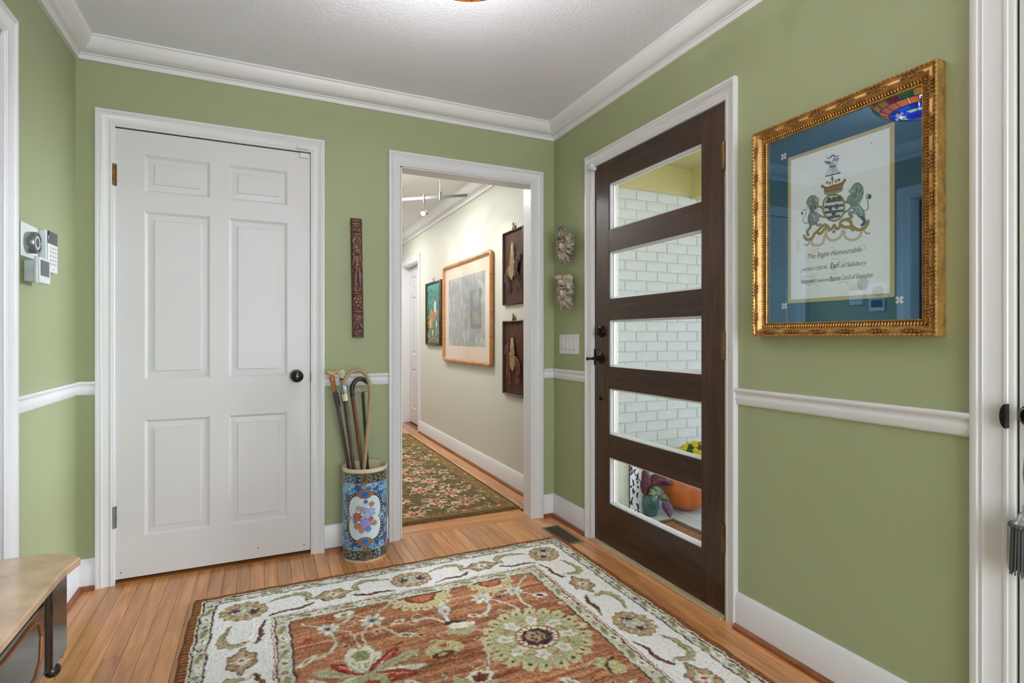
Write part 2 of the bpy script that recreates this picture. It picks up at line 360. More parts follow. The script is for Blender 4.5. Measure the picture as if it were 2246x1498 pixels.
struct('ceiling', MB().box(L-.1, .13, REAR-.1, .11, H, H+.08), M['ceiling'], 'white stippled plaster ceiling of the foyer', 'ceiling')
# unseen window added behind the viewer to go with the rear fill light
w = MB()
for x in (-2.15, -1.53, -.90, -.29): w.box(x, x+.04, REAR-.08, REAR-.03, .45, 2.2)
for z in (.45, 1.3, 2.16): w.box(-2.15, -.25, REAR-.08, REAR-.03, z, z+.04)
wo = struct('window_1', w, M['white'], 'added white six-pane window for fill light in the wall behind the viewer', 'window')
# small dim room beyond the left opening
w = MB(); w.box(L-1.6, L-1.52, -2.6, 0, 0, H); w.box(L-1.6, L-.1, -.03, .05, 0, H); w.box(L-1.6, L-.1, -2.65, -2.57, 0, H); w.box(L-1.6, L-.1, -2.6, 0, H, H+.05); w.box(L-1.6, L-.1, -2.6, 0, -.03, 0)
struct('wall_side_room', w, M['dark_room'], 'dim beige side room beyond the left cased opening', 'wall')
# hall shell
HX = .02
struct('wall_hall_right', wall_boxes(MB(), 1, .11, 4.7, HX, .13, 0, H, [(3.30, 4.06, 0, 2.03)]), M['hall_wall'], 'cream hall wall hung with framed pictures', 'wall')
struct('wall_hall_left', MB().box(-1.24, -1.12, .11, 4.7, 0, H), M['hall_wall'], 'cream hall wall facing the pictures', 'wall')
struct('wall_hall_end', MB().box(-1.24, .13, 4.7, 4.8, 0, H), M['hall_wall'], 'cream wall at the far end of the hall', 'wall')
struct('ceiling_hall', MB().box(-1.24, .13, .11, 4.8, H, H+.08), mat('white_hall_ceiling', (226, 226, 226), .6, bump=.3, bscale=70, bdist=.002), 'white ceiling of the hall with track lighting', 'ceiling')
# ---- mouldings
crown_p = [(0, 0), (.081, 0), (.081, -.007), (.074, -.010)]+[(.074-.052*t**1.25-.001, -.012-.052*(1-(1-t)**1.8)) for t in np.linspace(0, 1, 7)]+[(.024, -.066), (.024, -.071), (.017, -.074), (.015, -.093), (0, -.093)]
crown_p = [(a*1.0, b) for a, b in crown_p]
struct('trim_1', MB().sweep([(0, REAR, H), (0, 0, H), (L, 0, H), (L, REAR, H)], (0, 0, 1), crown_p, closed=True), M['white'], 'white crown moulding around the foyer ceiling', 'crown moulding', smooth=50)
struct('trim_2', MB().sweep([(HX, .11, H), (HX, 4.7, H), (-1.12, 4.7, H), (-1.12, .11, H)], (0, 0, 1), [(a*1.15, b*1.2) for a, b in crown_p], closed=True), M['white'], 'white crown moulding around the hall ceiling', 'crown moulding', smooth=50)
rail_p = [(0, 0), (.019, 0), (.022, -.005), (.020, -.013), (.013, -.017), (.011, -.022), (.015, -.030), (.016, -.042), (.012, -.050), (.012, -.056), (.007, -.062), (.0, -.064)]
def rail(name, pts, label):
    return struct(name, MB().sweep([(x, y, .923) for x, y in pts], (0, 0, 1), rail_p), M['white'], label, 'chair rail', smooth=50)
rail('trim_3', [(0, -2.207), (0, -1.445)], 'white chair rail below the gold-framed picture')
rail('trim_4', [(0, -.386), (0, 0), (-.081, 0)], 'short white chair rail wrapping the corner left of the front door')
rail('trim_5', [(-1.043, 0), (-1.374, 0)], 'short white chair rail behind the walking sticks')
rail('trim_6', [(-2.342, 0), (L, 0), (L, -.678)], 'white chair rail wrapping the corner left of the closet door')
base_p = [(0, .137), (.007, .137), (.012, .130), (.013, .118), (.016, .112), (.016, 0), (0, 0)]
shoe_p = [(.014, .020), (.022, .019), (.029, .012), (.031, 0), (.014, 0)]
def base(name, pts, label):
    b = struct(name, MB().sweep([(x, y, 0) for x, y in pts], (0, 0, 1), base_p), M['white'], label, 'baseboard', smooth=50)
    s = MB().sweep([(x, y, 0) for x, y in pts], (0, 0, 1), shoe_p).obj('shoe_moulding', M['shoe'], b); s['label'] = 'brown stained wood shoe moulding'; return b
base('baseboard_right', [(0, -2.207), (0, -1.445)], 'white baseboard under the gold-framed picture')
base('baseboard_corner', [(0, -.386), (0, 0), (-.081, 0)], 'white baseboard in the corner by the floor register')
base('baseboard_back', [(-1.043, 0), (-1.374, 0)], 'white baseboard behind the umbrella stand')
base('baseboard_left', [(-2.342, 0), (L, 0), (L, -.678)], 'white baseboard in the corner behind the marble-topped table')
base('baseboard_rear', [(L, -1.70), (L, REAR), (0, REAR), (0, -3.24)], 'white baseboard around the rear of the foyer')
base('baseboard_hall', [(HX, .11), (HX, 3.22)], 'white baseboard along the picture wall of the hall')
base('baseboard_hall_left', [(-1.12, 4.7), (-1.12, .11)], 'white baseboard on the left side of the hall')
def cas_prof(w):
    q = [(0, 0), (0, .008), (.003, .011), (.009, .011), (.011, .014), (.016, .014), (.018, .0115), (.034, .013), (.046, .017), (.049, .020), (.052, .017), (.056, .017), (.058, .022), (.068, .022), (.070, .020), (.070, 0)]
    return [(a*w/.070, b) for a, b in q]
def casing(name, pts, n, wl, wt, wr, label):
    return struct(name, MB().sweep(pts, n, cas_prof(1.0), k=[wl, wt, wr]), M['white'], label, 'door casing', smooth=40)
casing('trim_7', [(-2.271, 0, 0), (-2.271, 0, 2.071), (-1.441, 0, 2.071), (-1.441, 0, 0)], (0, -1, 0), .071, .070, .067, 'white moulded casing around the closet door')
casing('trim_8', [(-.976, 0, 0), (-.976, 0, 2.066), (-.168, 0, 2.066), (-.168, 0, 0)], (0, -1, 0), .065, .076, .083, 'white moulded casing around the hall opening')
casing('trim_9', [(0, -.458, 0), (0, -.458, 2.058), (0, -1.392, 2.058), (0, -1.392, 0)], (-1, 0, 0), .072, .070, .053, 'white moulded casing around the walnut front door')
casing('trim_10', [(0, -2.293, 0), (0, -2.293, 2.07), (0, -3.17, 2.07), (0, -3.17, 0)], (-1, 0, 0), .088, .080, .080, 'white moulded casing of the door at the right edge')
casing('trim_11', [(L, -1.622, 0), (L, -1.622, 2.083), (L, -.752, 2.083), (L, -.752, 0)], (1, 0, 0), .074, .073, .074, 'white moulded casing of the left wall opening')
casing('trim_12', [(HX, 4.06, 0), (HX, 4.06, 2.03), (HX, 3.30, 2.03), (HX, 3.30, 0)], (-1, 0, 0), .08, .08, .08, 'white casing of the far hall door')
def jamb(name, axis, a0, a1, t0, t1, top, label, th=.012):
    m = MB()
    if axis == 0:
        m.box(a0, a0+th, t0, t1, 0, top); m.box(a1-th, a1, t0, t1, 0, top); m.box(a0, a1, t0, t1, top-th, top)
    else:
        m.box(t0, t1, a0, a0+th, 0, top); m.box(t0, t1, a1-th, a1, 0, top); m.box(t0, t1, a0, a1, top-th, top)
    return struct(name, m, M['white'], label, 'door jamb')
jamb('trim_13', 0, -.976, -.149, .0005, .1095, 2.072, 'white jamb lining the hall opening')
jamb('trim_14', 1, -1.384, -.450, .0445, .1295, 2.070, 'white jamb of the front door')
jamb('trim_15', 1, -1.624, -.746, L-.0995, L-.0005, 2.087, 'white jamb lining the left wall opening')
jamb('trim_16', 1, 3.296, 4.064, HX+.0005, .1295, 2.034, 'white jamb of the far hall door')
# ---- floor of separate oak strips
fl = struct('floor', MB().box(L-.1, .13, REAR-.1, 4.8, -.05, -.0065), M['subfloor'], 'oak strip floor of the foyer and hall', 'floor')
pw = .0572
def plank_mesh(w, ln, axis, m, g=.0005):
    mb = MB(); a, b = (w/2-g, ln/2-g) if axis == 'Y' else (ln/2-g, w/2-g); c = .0007
    mb.add([(-a, -b, -.006), (a, -b, -.006), (a, b, -.006), (-a, b, -.006), (-a, -b, -c), (a, -b, -c), (a, b, -c), (-a, b, -c), (-a+c, -b+c, 0), (a-c, -b+c, 0), (a-c, b-c, 0), (-a+c, b-c, 0)],
           [(0, 1, 5, 4), (1, 2, 6, 5), (2, 3, 7, 6), (3, 0, 4, 7), (4, 5, 9, 8), (5, 6, 10, 9), (6, 7, 11, 10), (7, 4, 8, 11), (8, 9, 10, 11)])
    return mb.mesh('plank', m, 0)
pcache = {}
def plank(x0, x1, y0, y1, axis='Y'):
    m = M['plank'] if axis == 'Y' else M['plank_x']; w, ln = (x1-x0, y1-y0) if axis == 'Y' else (y1-y0, x1-x0)
    k = (round(w, 3), round(ln, 2), axis); ln2 = k[1] if abs(ln-k[1]) < 1e-6 else ln
    key = (round(w, 4), round(ln, 4), axis)
    if key not in pcache: pcache[key] = plank_mesh(w, ln, axis, m)
    o = link(bpy.data.objects.new('plank', pcache[key]), fl); o.location = ((x0+x1)/2, (y0+y1)/2, 0); return o
rr = random.Random(5); LEN = [.5, .7, .9, 1.1, 1.3]
ncol = int(math.ceil(-L/pw)); rest = MB()
for i in range(ncol):
    x1 = -i*pw; x0 = max(L, x1-pw); y = .015 if x1 > -1.03 else -.001
    if x1 > -1.374 and x1 < -1.0: y = -.001
    y1 = y
    first = True
    while y1 > -2.3:
        ln = rr.choice(LEN)+(-.31*rr.random() if first else 0); ln = round(ln, 2); first = False; y0 = y1-ln
        if -1.75 < x1-.03 < -.35 and y1 < -.65 and y0 > -2.3:      # wholly under the rug
            rest.box(x0+.0005, x1-.0005, y0+.0005, y1-.0005, -.006, 0)
        else: plank(x0, x1, y0, y1)
        y1 = y0
    rest.box(x0+.0005, x1-.0005, REAR, y1-.0005, -.006, 0)
o = rest.obj('hidden_planks', M['plank'], fl, 0); o['kind'] = 'stuff'
for k in range(3): plank(-.964, -.150, .016+k*pw, .016+(k+1)*pw, 'X')
plank(-2.276, -1.437, 0, .05, 'X')
nh = int((1.12+HX)/pw)+1
for i in range(nh):
    x1 = HX-i*pw; x0 = max(-1.12, x1-pw); y0 = .19; first = True
    while y0 < 4.7:
        ln = rr.choice([.8, 1.1, 1.4, 1.7])*(rr.uniform(.3, 1) if first else 1); first = False; y1 = min(4.7, y0+round(ln, 2))
        if 4.7-y1 < .25: y1 = 4.7
        plank(x0, x1, y0, y1); y0 = y1
struct('trim_17', MB().box(-.030, .0445, -1.384, -.450, -.004, .012), M['sill'], 'pale oak threshold under the front door', 'threshold', bevel=.003)

# ---- panel doors (local: x width, front faces -y)
def six_panel(name, loc, rz, W, Hh, cols, rows, label, th=.035, m=None):
    m = m or M['door_white']; root = empty(name, loc, rz); tag(root, label, 'door', kind='structure')
    xs = sorted({0, W, *[c for p in cols for c in p]}); zs = sorted({0, Hh, *[c for p in rows for c in p]})
    slab = MB()
    for i in range(len(xs)-1):
        for j in range(len(zs)-1):
            if (xs[i], xs[i+1]) in cols and (zs[j], zs[j+1]) in rows: continue
            slab.box(xs[i], xs[i+1], 0, .018, zs[j], zs[j+1])
    slab.box(0, W, .018, th, 0, Hh)
    for a0, a1 in cols:
        for b0, b1 in rows:
            slab.sweep([(a0, 0, b0), (a0, 0, b1), (a1, 0, b1), (a1, 0, b0)], (0, -1, 0), [(0, 0), (0, -.0135), (-.020, -.0135), (-.0165, -.011), (-.013, -.0105), (-.011, -.007), (-.003, -.0025), (-.0025, 0)], closed=True)
    slab.obj('door_slab', m, root, 40)
    for a0, a1 in cols:
        for b0, b1 in rows:
            p = MB(); i1, i2, d1, d0 = .040, .043, .0088, .0035
            R_ = lambda i, d: [(a0+i, d, b0+i), (a1-i, d, b0+i), (a1-i, d, b1-i), (a0+i, d, b1-i)]
            p.add(R_(.004, .0175)+R_(.004, .0115)+R_(i1, d1)+R_(i2, d0), [(k*4+j, k*4+(j+1) % 4, (k+1)*4+(j+1) % 4, (k+1)*4+j) for k in range(3) for j in range(4)]+[(12, 13, 14, 15), (3, 2, 1, 0)])
            p.obj('door_panel', m, root, 0)
    return root
cols1 = [(.109, .378), (.454, .722)]; rows1 = [(.179, .718), (.900, 1.681), (1.766, 1.941)]
d1 = six_panel('door_1', (-2.272, 0, .021), 0, .829, 2.045, cols1, rows1, 'white six-panel closet door with a dark knob')
def hinge(parent, x, z, m, h=.098, lab=None, flip=1):
    q = MB().lathe([(.0, 0), (.0065, 0), (.0065, h), (.0, h)], (x, -.006, z), n=12, cap=False)
    for k in range(1, 5): q.lathe([(.0072, 0), (.0072, .0015)], (x, -.006, z+h*k/5), n=12)
    q.ball((x, -.006, z-.003), .0055, 8, 5); q.ball((x, -.006, z+h+.003), .0055, 8, 5)
    q.box(x+.004*flip, x+.011*flip, -.0012, .001, z, z+h)
    o = q.obj('hinge', m, parent)
    if lab: o['label'] = lab
    return o
hinge(d1, -.004, 1.783, M['brass_old'], lab='aged brass hinge'); hinge(d1, -.004, .235, M['steel'], lab='worn steel hinge')
def knob(parent, x, z, m, name='knob', sc=1, label=None):
    q = MB().lathe([(0, 0), (.031, 0), (.031, .004), (.026, .008), (.012, .011), (.010, .028), (.013, .036), (.024, .042), (.030, .050), (.031, .056), (.027, .064), (.022, .066), (.0205, .062), (.012, .068), (.0, .070)], (x, 0, z), (0, -1, 0), 32, cap=False)
    o = q.obj(name, m, parent, 60)
    q2 = MB().lathe([(0, .066), (.008, .0695), (.006, .0725), (0, .074)], (x, 0, z), (0, -1, 0), 16, cap=False); q2.obj('knob_button', M['nickel'], o)
    if label: o['label'] = label
    return o
knob(d1, .763, .901, M['black'], label='glossy dark round door knob')
MB().box(.829, .8405, -.010, .004, .868, .916).obj('strike_plate', M['black_plain'], d1)
for (sx, sz) in ((.022, .028), (.800, .028), (.585, .05)):
    MB().lathe([(0, 0), (.004, 0), (.003, .002), (0, .0025)], (sx, 0, sz), (0, -1, 0), 10, cap=False).obj('screw', M['steel'], d1)
MB().box(.777, .823, -.012, 0, 2.018, 2.044).obj('door_sensor', M['plastic'], d1, bevel=.003)
cs = MB().box(-1.508, -1.452, -.030, -.012, 2.079, 2.098).obj('contact_sensor', M['plastic'], None, bevel=.003); tag(cs, 'small white contact sensor on the head casing of the closet door', 'sensor')
# light-blocking panel behind door_1 comes further down
# door_3 at the right edge
d3 = six_panel('door_3', (.004, -2.297, .012), -PI/2, .86, 2.055, [(.12, .39), (.47, .74)], rows1, 'white door at the right edge with a knob and hanging tassel')
kb = knob(d3, .050, .925, M['black'], label='black knob with the tassel')
MB().lathe([(0, 0), (.0, 0), (.030, .0), (.030, .006), (0, .006)], (.010, 0, .925), (0, -1, 0), 20, cap=False).obj('edge_latch', M['black_plain'], None) if 0 else None
q = MB().prism([(-2.283+.022*math.cos(t)*.55, .939-.012+.030*math.sin(t)) for t in np.linspace(PI*-.5, PI*.5, 12)], 0, -.030, -.002); o = q.obj('strike_plate', M['black_plain'], d3)
o.matrix_parent_inverse = (Matrix.Translation((.004, -2.297, .012)) @ Matrix.Rotation(-PI/2, 4, 'Z')).inverted()
# door_4 in the hall
d4 = six_panel('door_4', (.10, 4.052, .015), -PI/2, .744, 2.0, [(.10, .33), (.41, .64)], [(.18, .70), (.88, 1.62), (1.71, 1.88)], 'white panel door at the far end of the hall')

struct('light_block_closet', MB().box(-2.35, -1.37, .112, .13, 0, 2.12), M['dark_room'], 'added panel blocking stray light behind the six-panel closet door', 'wall')  # unseen panel added to stop light leaking around the closet door
struct('light_block_right', MB().box(.135, .15, -3.25, -2.2, 0, 2.12), M['dark_room'], 'added panel blocking stray light behind the door at the right edge', 'wall')  # unseen panel added to keep outside light from the right-hand door gaps
struct('light_block_hall', MB().box(.135, .15, 3.2, 4.15, 0, 2.12).box(HX, .135, 3.30, 4.06, -.006, -.0005), M['shoe'], 'added brown backing blocking stray light behind the far hall door', 'wall')  # backing added against light leaks, plus a floor patch in the doorway
# ---- front door: stiles, rails, panes
d2 = empty('door_2', (0, 0, 0)); tag(d2, 'dark walnut front door with five horizontal glass panes', 'door', kind='structure')
YL, YR, T0, T1 = -.459, -1.377, .0, .0445
YG, YH = -.589, -1.253; ZB = .018; ZT = 2.052
panes = [(.235, .482), (.604, .847), (.963, 1.209), (1.322, 1.572), (1.687, 1.933)]
MB().box(T0, T1, YG, YL, ZB, ZT).obj('stile', M['door_v'], d2, bevel=.0015); MB().box(T0, T1, YR, YH, ZB, ZT).obj('stile', M['door_v'], d2, bevel=.0015)
zr = [ZB]+[z for p in panes for z in p]+[ZT]
for i in range(0, len(zr), 2): MB().box(T0, T1, YH+.0006, YG-.0006, zr[i], zr[i+1]).obj('rail', M['door_h'], d2, bevel=.0012)
for a, b in panes:
    MB().box(T0+.020, T0+.026, YH+.002, YG-.002, a+.002, b-.002).obj('pane', M['glass'], d2)
    q = MB().sweep([(T0, YG, a), (T0, YG, b), (T0, YH, b), (T0, YH, a)], (-1, 0, 0), [(0, -.008), (0, -.019), (-.011, -.019), (-.0085, -.012)], closed=True)
    q.sweep([(T0, YG, a), (T0, YG, b), (T0, YH, b), (T0, YH, a)], (-1, 0, 0), [(0, -.027), (0, -.0415), (-.0085, -.036), (-.011, -.027)], closed=True)
    q.obj('glazing_bead', M['bead'], d2, 30)
for z0 in (1.785, 1.030, .262):
    q = MB().lathe([(.0, 0), (.0075, 0), (.0075, .112), (.0, .112)], (-.004, YR-.002, z0), n=12, cap=False)
    for k in range(1, 5): q.lathe([(.0082, 0), (.0082, .0015)], (-.004, YR-.002, z0+.112*k/5), n=12)
    q.box(-.0015, .001, YR, YR+.016, z0, z0+.112); o = q.obj('hinge', M['brass_old'], d2); o['label'] = 'aged brass hinge'
lv = MB().lathe([(0, 0), (.030, 0), (.031, .004), (.027, .008), (.013, .010), (.011, .034), (.012, .040), (0, .042)], (0, -.517, 1.004), (-1, 0, 0), 28, cap=False)
lv.tube([(-.036, -.517, 1.004), (-.044, -.514, 1.004), (-.047, -.505, 1.004), (-.046, -.485, 1.003), (-.048, -.468, 1.001), (-.052, -.460, 1.0)], [.010, .0095, .008, .0075, .008, .010], 12)
lv.obj('lever_handle', M['bronze'], d2, 50)
db = MB().lathe([(0, 0), (.031, 0), (.032, .005), (.026, .013), (0, .015)], (0, -.524, 1.15), (-1, 0, 0), 28, cap=False)
dbo = db.obj('deadbolt', M['bronze'], d2, 50); MB().box(-.030, -.012, -.530, -.518, 1.130, 1.170).obj('thumb_turn', M['bronze'], dbo, bevel=.004)
MB().lathe([(0, 0), (.011, 0), (.011, .004), (.006, .006), (.006, .012), (0, .013)], (0, -.517, .787), (-1, 0, 0), 16, cap=False).obj('lower_stop', M['bronze'], d2)
MB().box(-.006, .02, -.4595, -.4545, .965, 1.055).obj('latch_plate', M['black_plain'], d2)
cs = MB().box(-.034, -.0125, -.470, -.425, 2.045, 2.073).box(-.040, -.016, -.500, -.474, 2.028, 2.046).obj('contact_sensor', M['plastic'], None, bevel=.003); tag(cs, 'small white contact sensor at the top corner of the front door', 'sensor')

# ---- porch outside
PZ = -.08
fp = struct('floor_porch', MB().box(.13, 4.2, -3.6, .6, PZ-.06, PZ-.006), M['subfloor'], 'pale painted board floor of the porch', 'floor')
k = 0
for i in range(26):
    x0 = .131+i*.13; x1 = x0+.127
    if .3 < x0 < 2.6: link(bpy.data.objects.new('board', MB().box(x0, x1, -1.2, .6, PZ-.006, PZ).mesh('board', M['porch_board'], 0)), fp)
    else: MB().box(x0, x1, -3.6, .6, PZ-.006, PZ).obj('board', M['porch_board'], fp, 0)
bw = struct('wall_porch', MB().box(.131, 2.55, .612, .75, PZ, 2.60), M['mortar'], 'cream-white painted brick wall of the porch', 'wall')
bl, bh = .2105, .0765; cz = .0827; bm_ = []
def brick_mesh(ln, seed):
    r = random.Random(seed); j = lambda a=.0016: r.uniform(-a, a); c = .004
    vs = [(s*(ln/2)+j(), .010, t*(bh/2)+j()) for s, t in ((-1, -1), (1, -1), (1, 1), (-1, 1))]
    vs += [(s*(ln/2-.001)+j(), -.001+j(.0008), t*(bh/2-.001)+j()) for s, t in ((-1, -1), (1, -1), (1, 1), (-1, 1))]
    vs += [(s*(ln/2-c)+j(), -.0055+j(.001), t*(bh/2-c)+j()) for s, t in ((-1, -1), (1, -1), (1, 1), (-1, 1))]
    fs = [(k*4+a, k*4+(a+1) % 4, (k+1)*4+(a+1) % 4, (k+1)*4+a) for k in range(2) for a in range(4)]+[(8, 9, 10, 11)]
    return MB().add(vs, fs).mesh('brick', M['brick'], 0)
fullb = [brick_mesh(bl, s) for s in range(8)]
nb = 0; small = MB()
for r_ in range(29):
    z = PZ+.045+r_*cz; off = (.155 if r_ % 2 else .052)
    for i in range(-1, 12):
        x = .30+off+i*.2165
        if x < .25 or x > 2.45: continue
        o = bpy.data.objects.new('brick', fullb[(r_*5+i*3) % 8]); link(o, bw); o.location = (x, .6065, z); nb += 1
struct('trim_18', MB().box(.131, 2.55, .596, .612, 2.33, 2.56), M['cream_out'], 'plain cream frieze above the porch bricks', 'frieze')
struct('ceiling_porch', MB().box(.131, 4.2, -3.6, .75, 2.56, 2.62), M['cream_out'], 'cream painted ceiling of the porch', 'ceiling')
struct('trim_19', MB().box(1.69, 1.93, -3.6, .596, 2.31, 2.56), M['cream_out'], 'cream painted beam crossing the porch ceiling', 'beam')
struct('wall_porch_house', wall_boxes(MB(), 1, -3.6, .75, .1305, .16, PZ-.05, 2.62, [(-1.379, -.455, -.05, 2.068)]), M['cream_pier'], 'cream outside face of the house beside the front door', 'wall')
struct('trim_20', MB().box(.13, .17, -1.379, -.455, PZ-.02, -.0005), M['sill'], 'outer door sill on the porch side', 'sill')
# ================================================================== FOYER RUG
CREAM, WHITE_, TERRA, OLIVE, SAGE, BROWN, DARK, PLUM, RED, TAN, MIST = (214, 208, 190), (230, 226, 219), (162, 112, 82), (138, 136, 98), (170, 172, 150), (122, 96, 76), (70, 52, 52), (80, 52, 66), (158, 70, 56), (166, 144, 112), (182, 188, 184)
RW, RL, RX, RY = 1.76, 2.60, -1.93, -.345
cv = Canvas(RW, RL, .0031, BROWN)
def framed(c, d0, col): c.rect(d0, d0, c.w-d0, c.h-d0, col)
cv.c[:] = (150, 96, 58)
framed(cv, .034, CREAM); framed(cv, .039, DARK); framed(cv, .0440, (192, 194, 176)); framed(cv, .083, DARK); framed(cv, .0880, WHITE_)
framed(cv, .295, DARK); framed(cv, .300, WHITE_); framed(cv, .306, (112, 60, 48)); framed(cv, .310, (186, 190, 168)); framed(cv, .352, CREAM); framed(cv, .356, DARK); framed(cv, .361, TERRA)
ny, nx = cv.ny, cv.nx
fld = np.abs(cv.c-np.array(TERRA)).sum(-1) < 1
ab = noise2(ny, nx, 150, 3, 1)+1.0*noise2(ny, nx, 400, 6, 2); cv.c[fld] += ((ab-1.0)[..., None]*np.array([62, 54, 46]))[fld]
big = noise2(ny, nx, 4, 3, 3); cv.c[fld] += ((big-.5)[..., None]*np.array([34, 26, 20]))[fld]
R3 = random.Random(3)
def guard(c, d, w, inner):
    """small repeating flowers and leaves along a guard band whose centre is d from the edge"""
    for side in range(4):
        ln = c.w if side % 2 == 0 else c.h; t = d+.03; i = 0
        while t < ln-d-.02:
            u, v = [(t, d), (c.w-d, t), (t, c.h-d), (d, t)][side]; a = 0 if side % 2 == 0 else PI/2
            kind = i % 3
            if kind == 0:
                c.ell(u, v, w*.42, w*.34, MIST, a); c.ell(u, v, w*.26, w*.22, PLUM if not inner else RED, a); c.ell(u, v, w*.12, w*.1, CREAM, a)
            elif kind == 1:
                c.ell(u, v, w*.75, w*.27, OLIVE, a+.35); c.line([(u-w*.6*math.cos(a), v-w*.6*math.sin(a)), (u+w*.6*math.cos(a), v+w*.6*math.sin(a))], .0035, BROWN)
            else:
                c.ell(u, v, w*.55, w*.3, WHITE_, a-.4); c.ell(u, v, w*.3, w*.14, BROWN if inner else OLIVE, a-.4)
            t += w*(1.5 if kind else 1.25); i += 1
guard(cv, .064, .040, False); guard(cv, .331, .040, True)
def star(c, u, v, r, n, col, a0=0, w=.35, edge=None):
    pts = []
    for i in range(2*n):
        a = a0+PI*i/n; q = r if i % 2 == 0 else r*w; pts.append((u+q*math.cos(a), v+q*math.sin(a)))
    c.poly(pts, col)
def rosette(c, u, v, r, a=0):
    c.ell(u, v, r*1.04, r*.84, BROWN, a, wob=.05, nw=13); c.ell(u, v, r*.99, r*.79, TAN, a, wob=.05, nw=13)
    for i in range(13):
        t = a+2*PI*i/13; c.line([(u+r*.5*math.cos(t), v+r*.42*math.sin(t)), (u+r*.92*math.cos(t), v+r*.74*math.sin(t))], .004, OLIVE if i % 2 else BROWN)
    for i in range(13):
        t = a+2*PI*(i+.5)/13; c.ell(u+r*.80*math.cos(t), v+r*.64*math.sin(t), r*.10, r*.05, (196, 186, 150), t)
    c.ell(u, v, r*.62, r*.48, (110, 92, 74), a, wob=.08, nw=9); c.ell(u, v, r*.57, r*.43, MIST, a, wob=.08, nw=9); c.ell(u, v, r*.46, r*.32, (186, 168, 130), a, wob=.1, nw=7); c.ell(u, v, r*.34, r*.22, SAGE, a)
    ca, sa = math.cos(a), math.sin(a)
    for s in (-1, 1):
        p = (u+s*r*.42*ca, v+s*r*.42*sa); star(c, p[0], p[1], r*.30, 5, PLUM, a+s*.3, .45)
    star(c, u, v, r*.16, 4, CREAM, a)
def lozenge(c, u, v, r, a=0):
    def sh(k): return [(u+k*(x*math.cos(a)-y*math.sin(a)), v+k*(x*math.sin(a)+y*math.cos(a))) for x, y in ((-1.25, 0), (-.75, -.28), (-.45, -.68), (0, -.62), (.45, -.7), (.72, -.3), (1.25, 0), (.75, .3), (.42, .7), (0, .62), (-.45, .68), (-.78, .28))]
    c.blob(sh(r), DARK); c.blob(sh(r*.93), TAN); c.blob(sh(r*.86), BROWN); c.blob(sh(r*.81), (168, 150, 112)); star(c, u, v, r*.62, 4, MIST, a, .4); star(c, u, v, r*.4, 8, CREAM, a, .5)
    for i in range(8):
        t = a+.39+i*PI/4; c.ell(u+r*.5*math.cos(t), v+r*.42*math.sin(t), .006, .005, OLIVE if i % 2 else RED)
    c.ell(u, v, r*.12, r*.12, RED)
def saw_leaf(c, p, w, col, edge, teeth=6, flip=1):
    """curved serrated leaf along spline p"""
    q = spline(p, 8); n = len(q); Lf, Rt = [], []
    for i, s in enumerate(q):
        t = i/(n-1); d = np.array(q[min(i+1, n-1)])-np.array(q[max(i-1, 0)]); d = d/max(1e-9, np.hypot(*d)); nn = np.array([-d[1], d[0]])
        ww = w*math.sin(PI*min(1, t*.92+.08))**.7*(1-.35*t)
        Lf.append(s+nn*ww*flip*(1+.55*((t*teeth) % 1))); Rt.append(s-nn*ww*flip*.35)
    poly = Lf+Rt[::-1]; c.poly(poly, col); c.line(poly+[poly[0]], .003, edge); c.line(q, .003, edge)
def sprig(c, u, v, a, s, fl=1):
    """the border's curving leaf pair between two flowers"""
    def T(x, y): return (u+fl*x*math.cos(a)-y*math.sin(a), v+fl*x*math.sin(a)+y*math.cos(a))
    lc_ = (164, 158, 124)
    saw_leaf(c, [T(.062, .010), T(.066, -.040), T(.010, -.064), T(-.080, -.040)], .021, lc_, (112, 92, 70), 6, fl)
    c.curve([T(.062, .012), T(.070, .030), T(.095, .040)], .004, OLIVE)
    c.curve([T(.05, -.045), T(.0, -.055), T(-.05, -.045)], .004, (190, 190, 170))
    saw_leaf(c, [T(.088, .040), T(.035, .060), T(-.020, .056), T(-.085, .078)], .0105, (112, 74, 58), (74, 50, 46), 5, -fl)
# border: flowers alternate along all four sides
bc = .197; per_u = (RW-2*bc)/4; per_v = (RL-2*bc)/6
for side in range(4):
    n = 4 if side % 2 == 0 else 6; pr = per_u if side % 2 == 0 else per_v
    for i in range(n):
        t = bc+i*pr; rt = RW-bc-i*pr; rv_ = RL-bc-i*pr
        u, v = [(t, bc), (RW-bc, t), (rt, RL-bc), (bc, rv_)][side]; a = [0, PI/2, PI, -PI/2][side]
        mu, mv = u+math.cos(a)*pr/2, v+math.sin(a)*pr/2
        sprig(cv, mu, mv, a, .160, 1 if i % 2 == 0 else -1)
for side in range(4):
    n = 4 if side % 2 == 0 else 6; pr = per_u if side % 2 == 0 else per_v
    for i in range(n):
        t = bc+i*pr; u, v = [(t, bc), (RW-bc, t), (RW-t, RL-bc), (bc, RL-t)][side]; a = [0, PI/2, PI, -PI/2][side]
        if i == 0: rosette(cv, u, v, .088, a+.5)
        elif i % 2 == 1: lozenge(cv, u, v, .072, a)
        else: rosette(cv, u, v, .088, a)
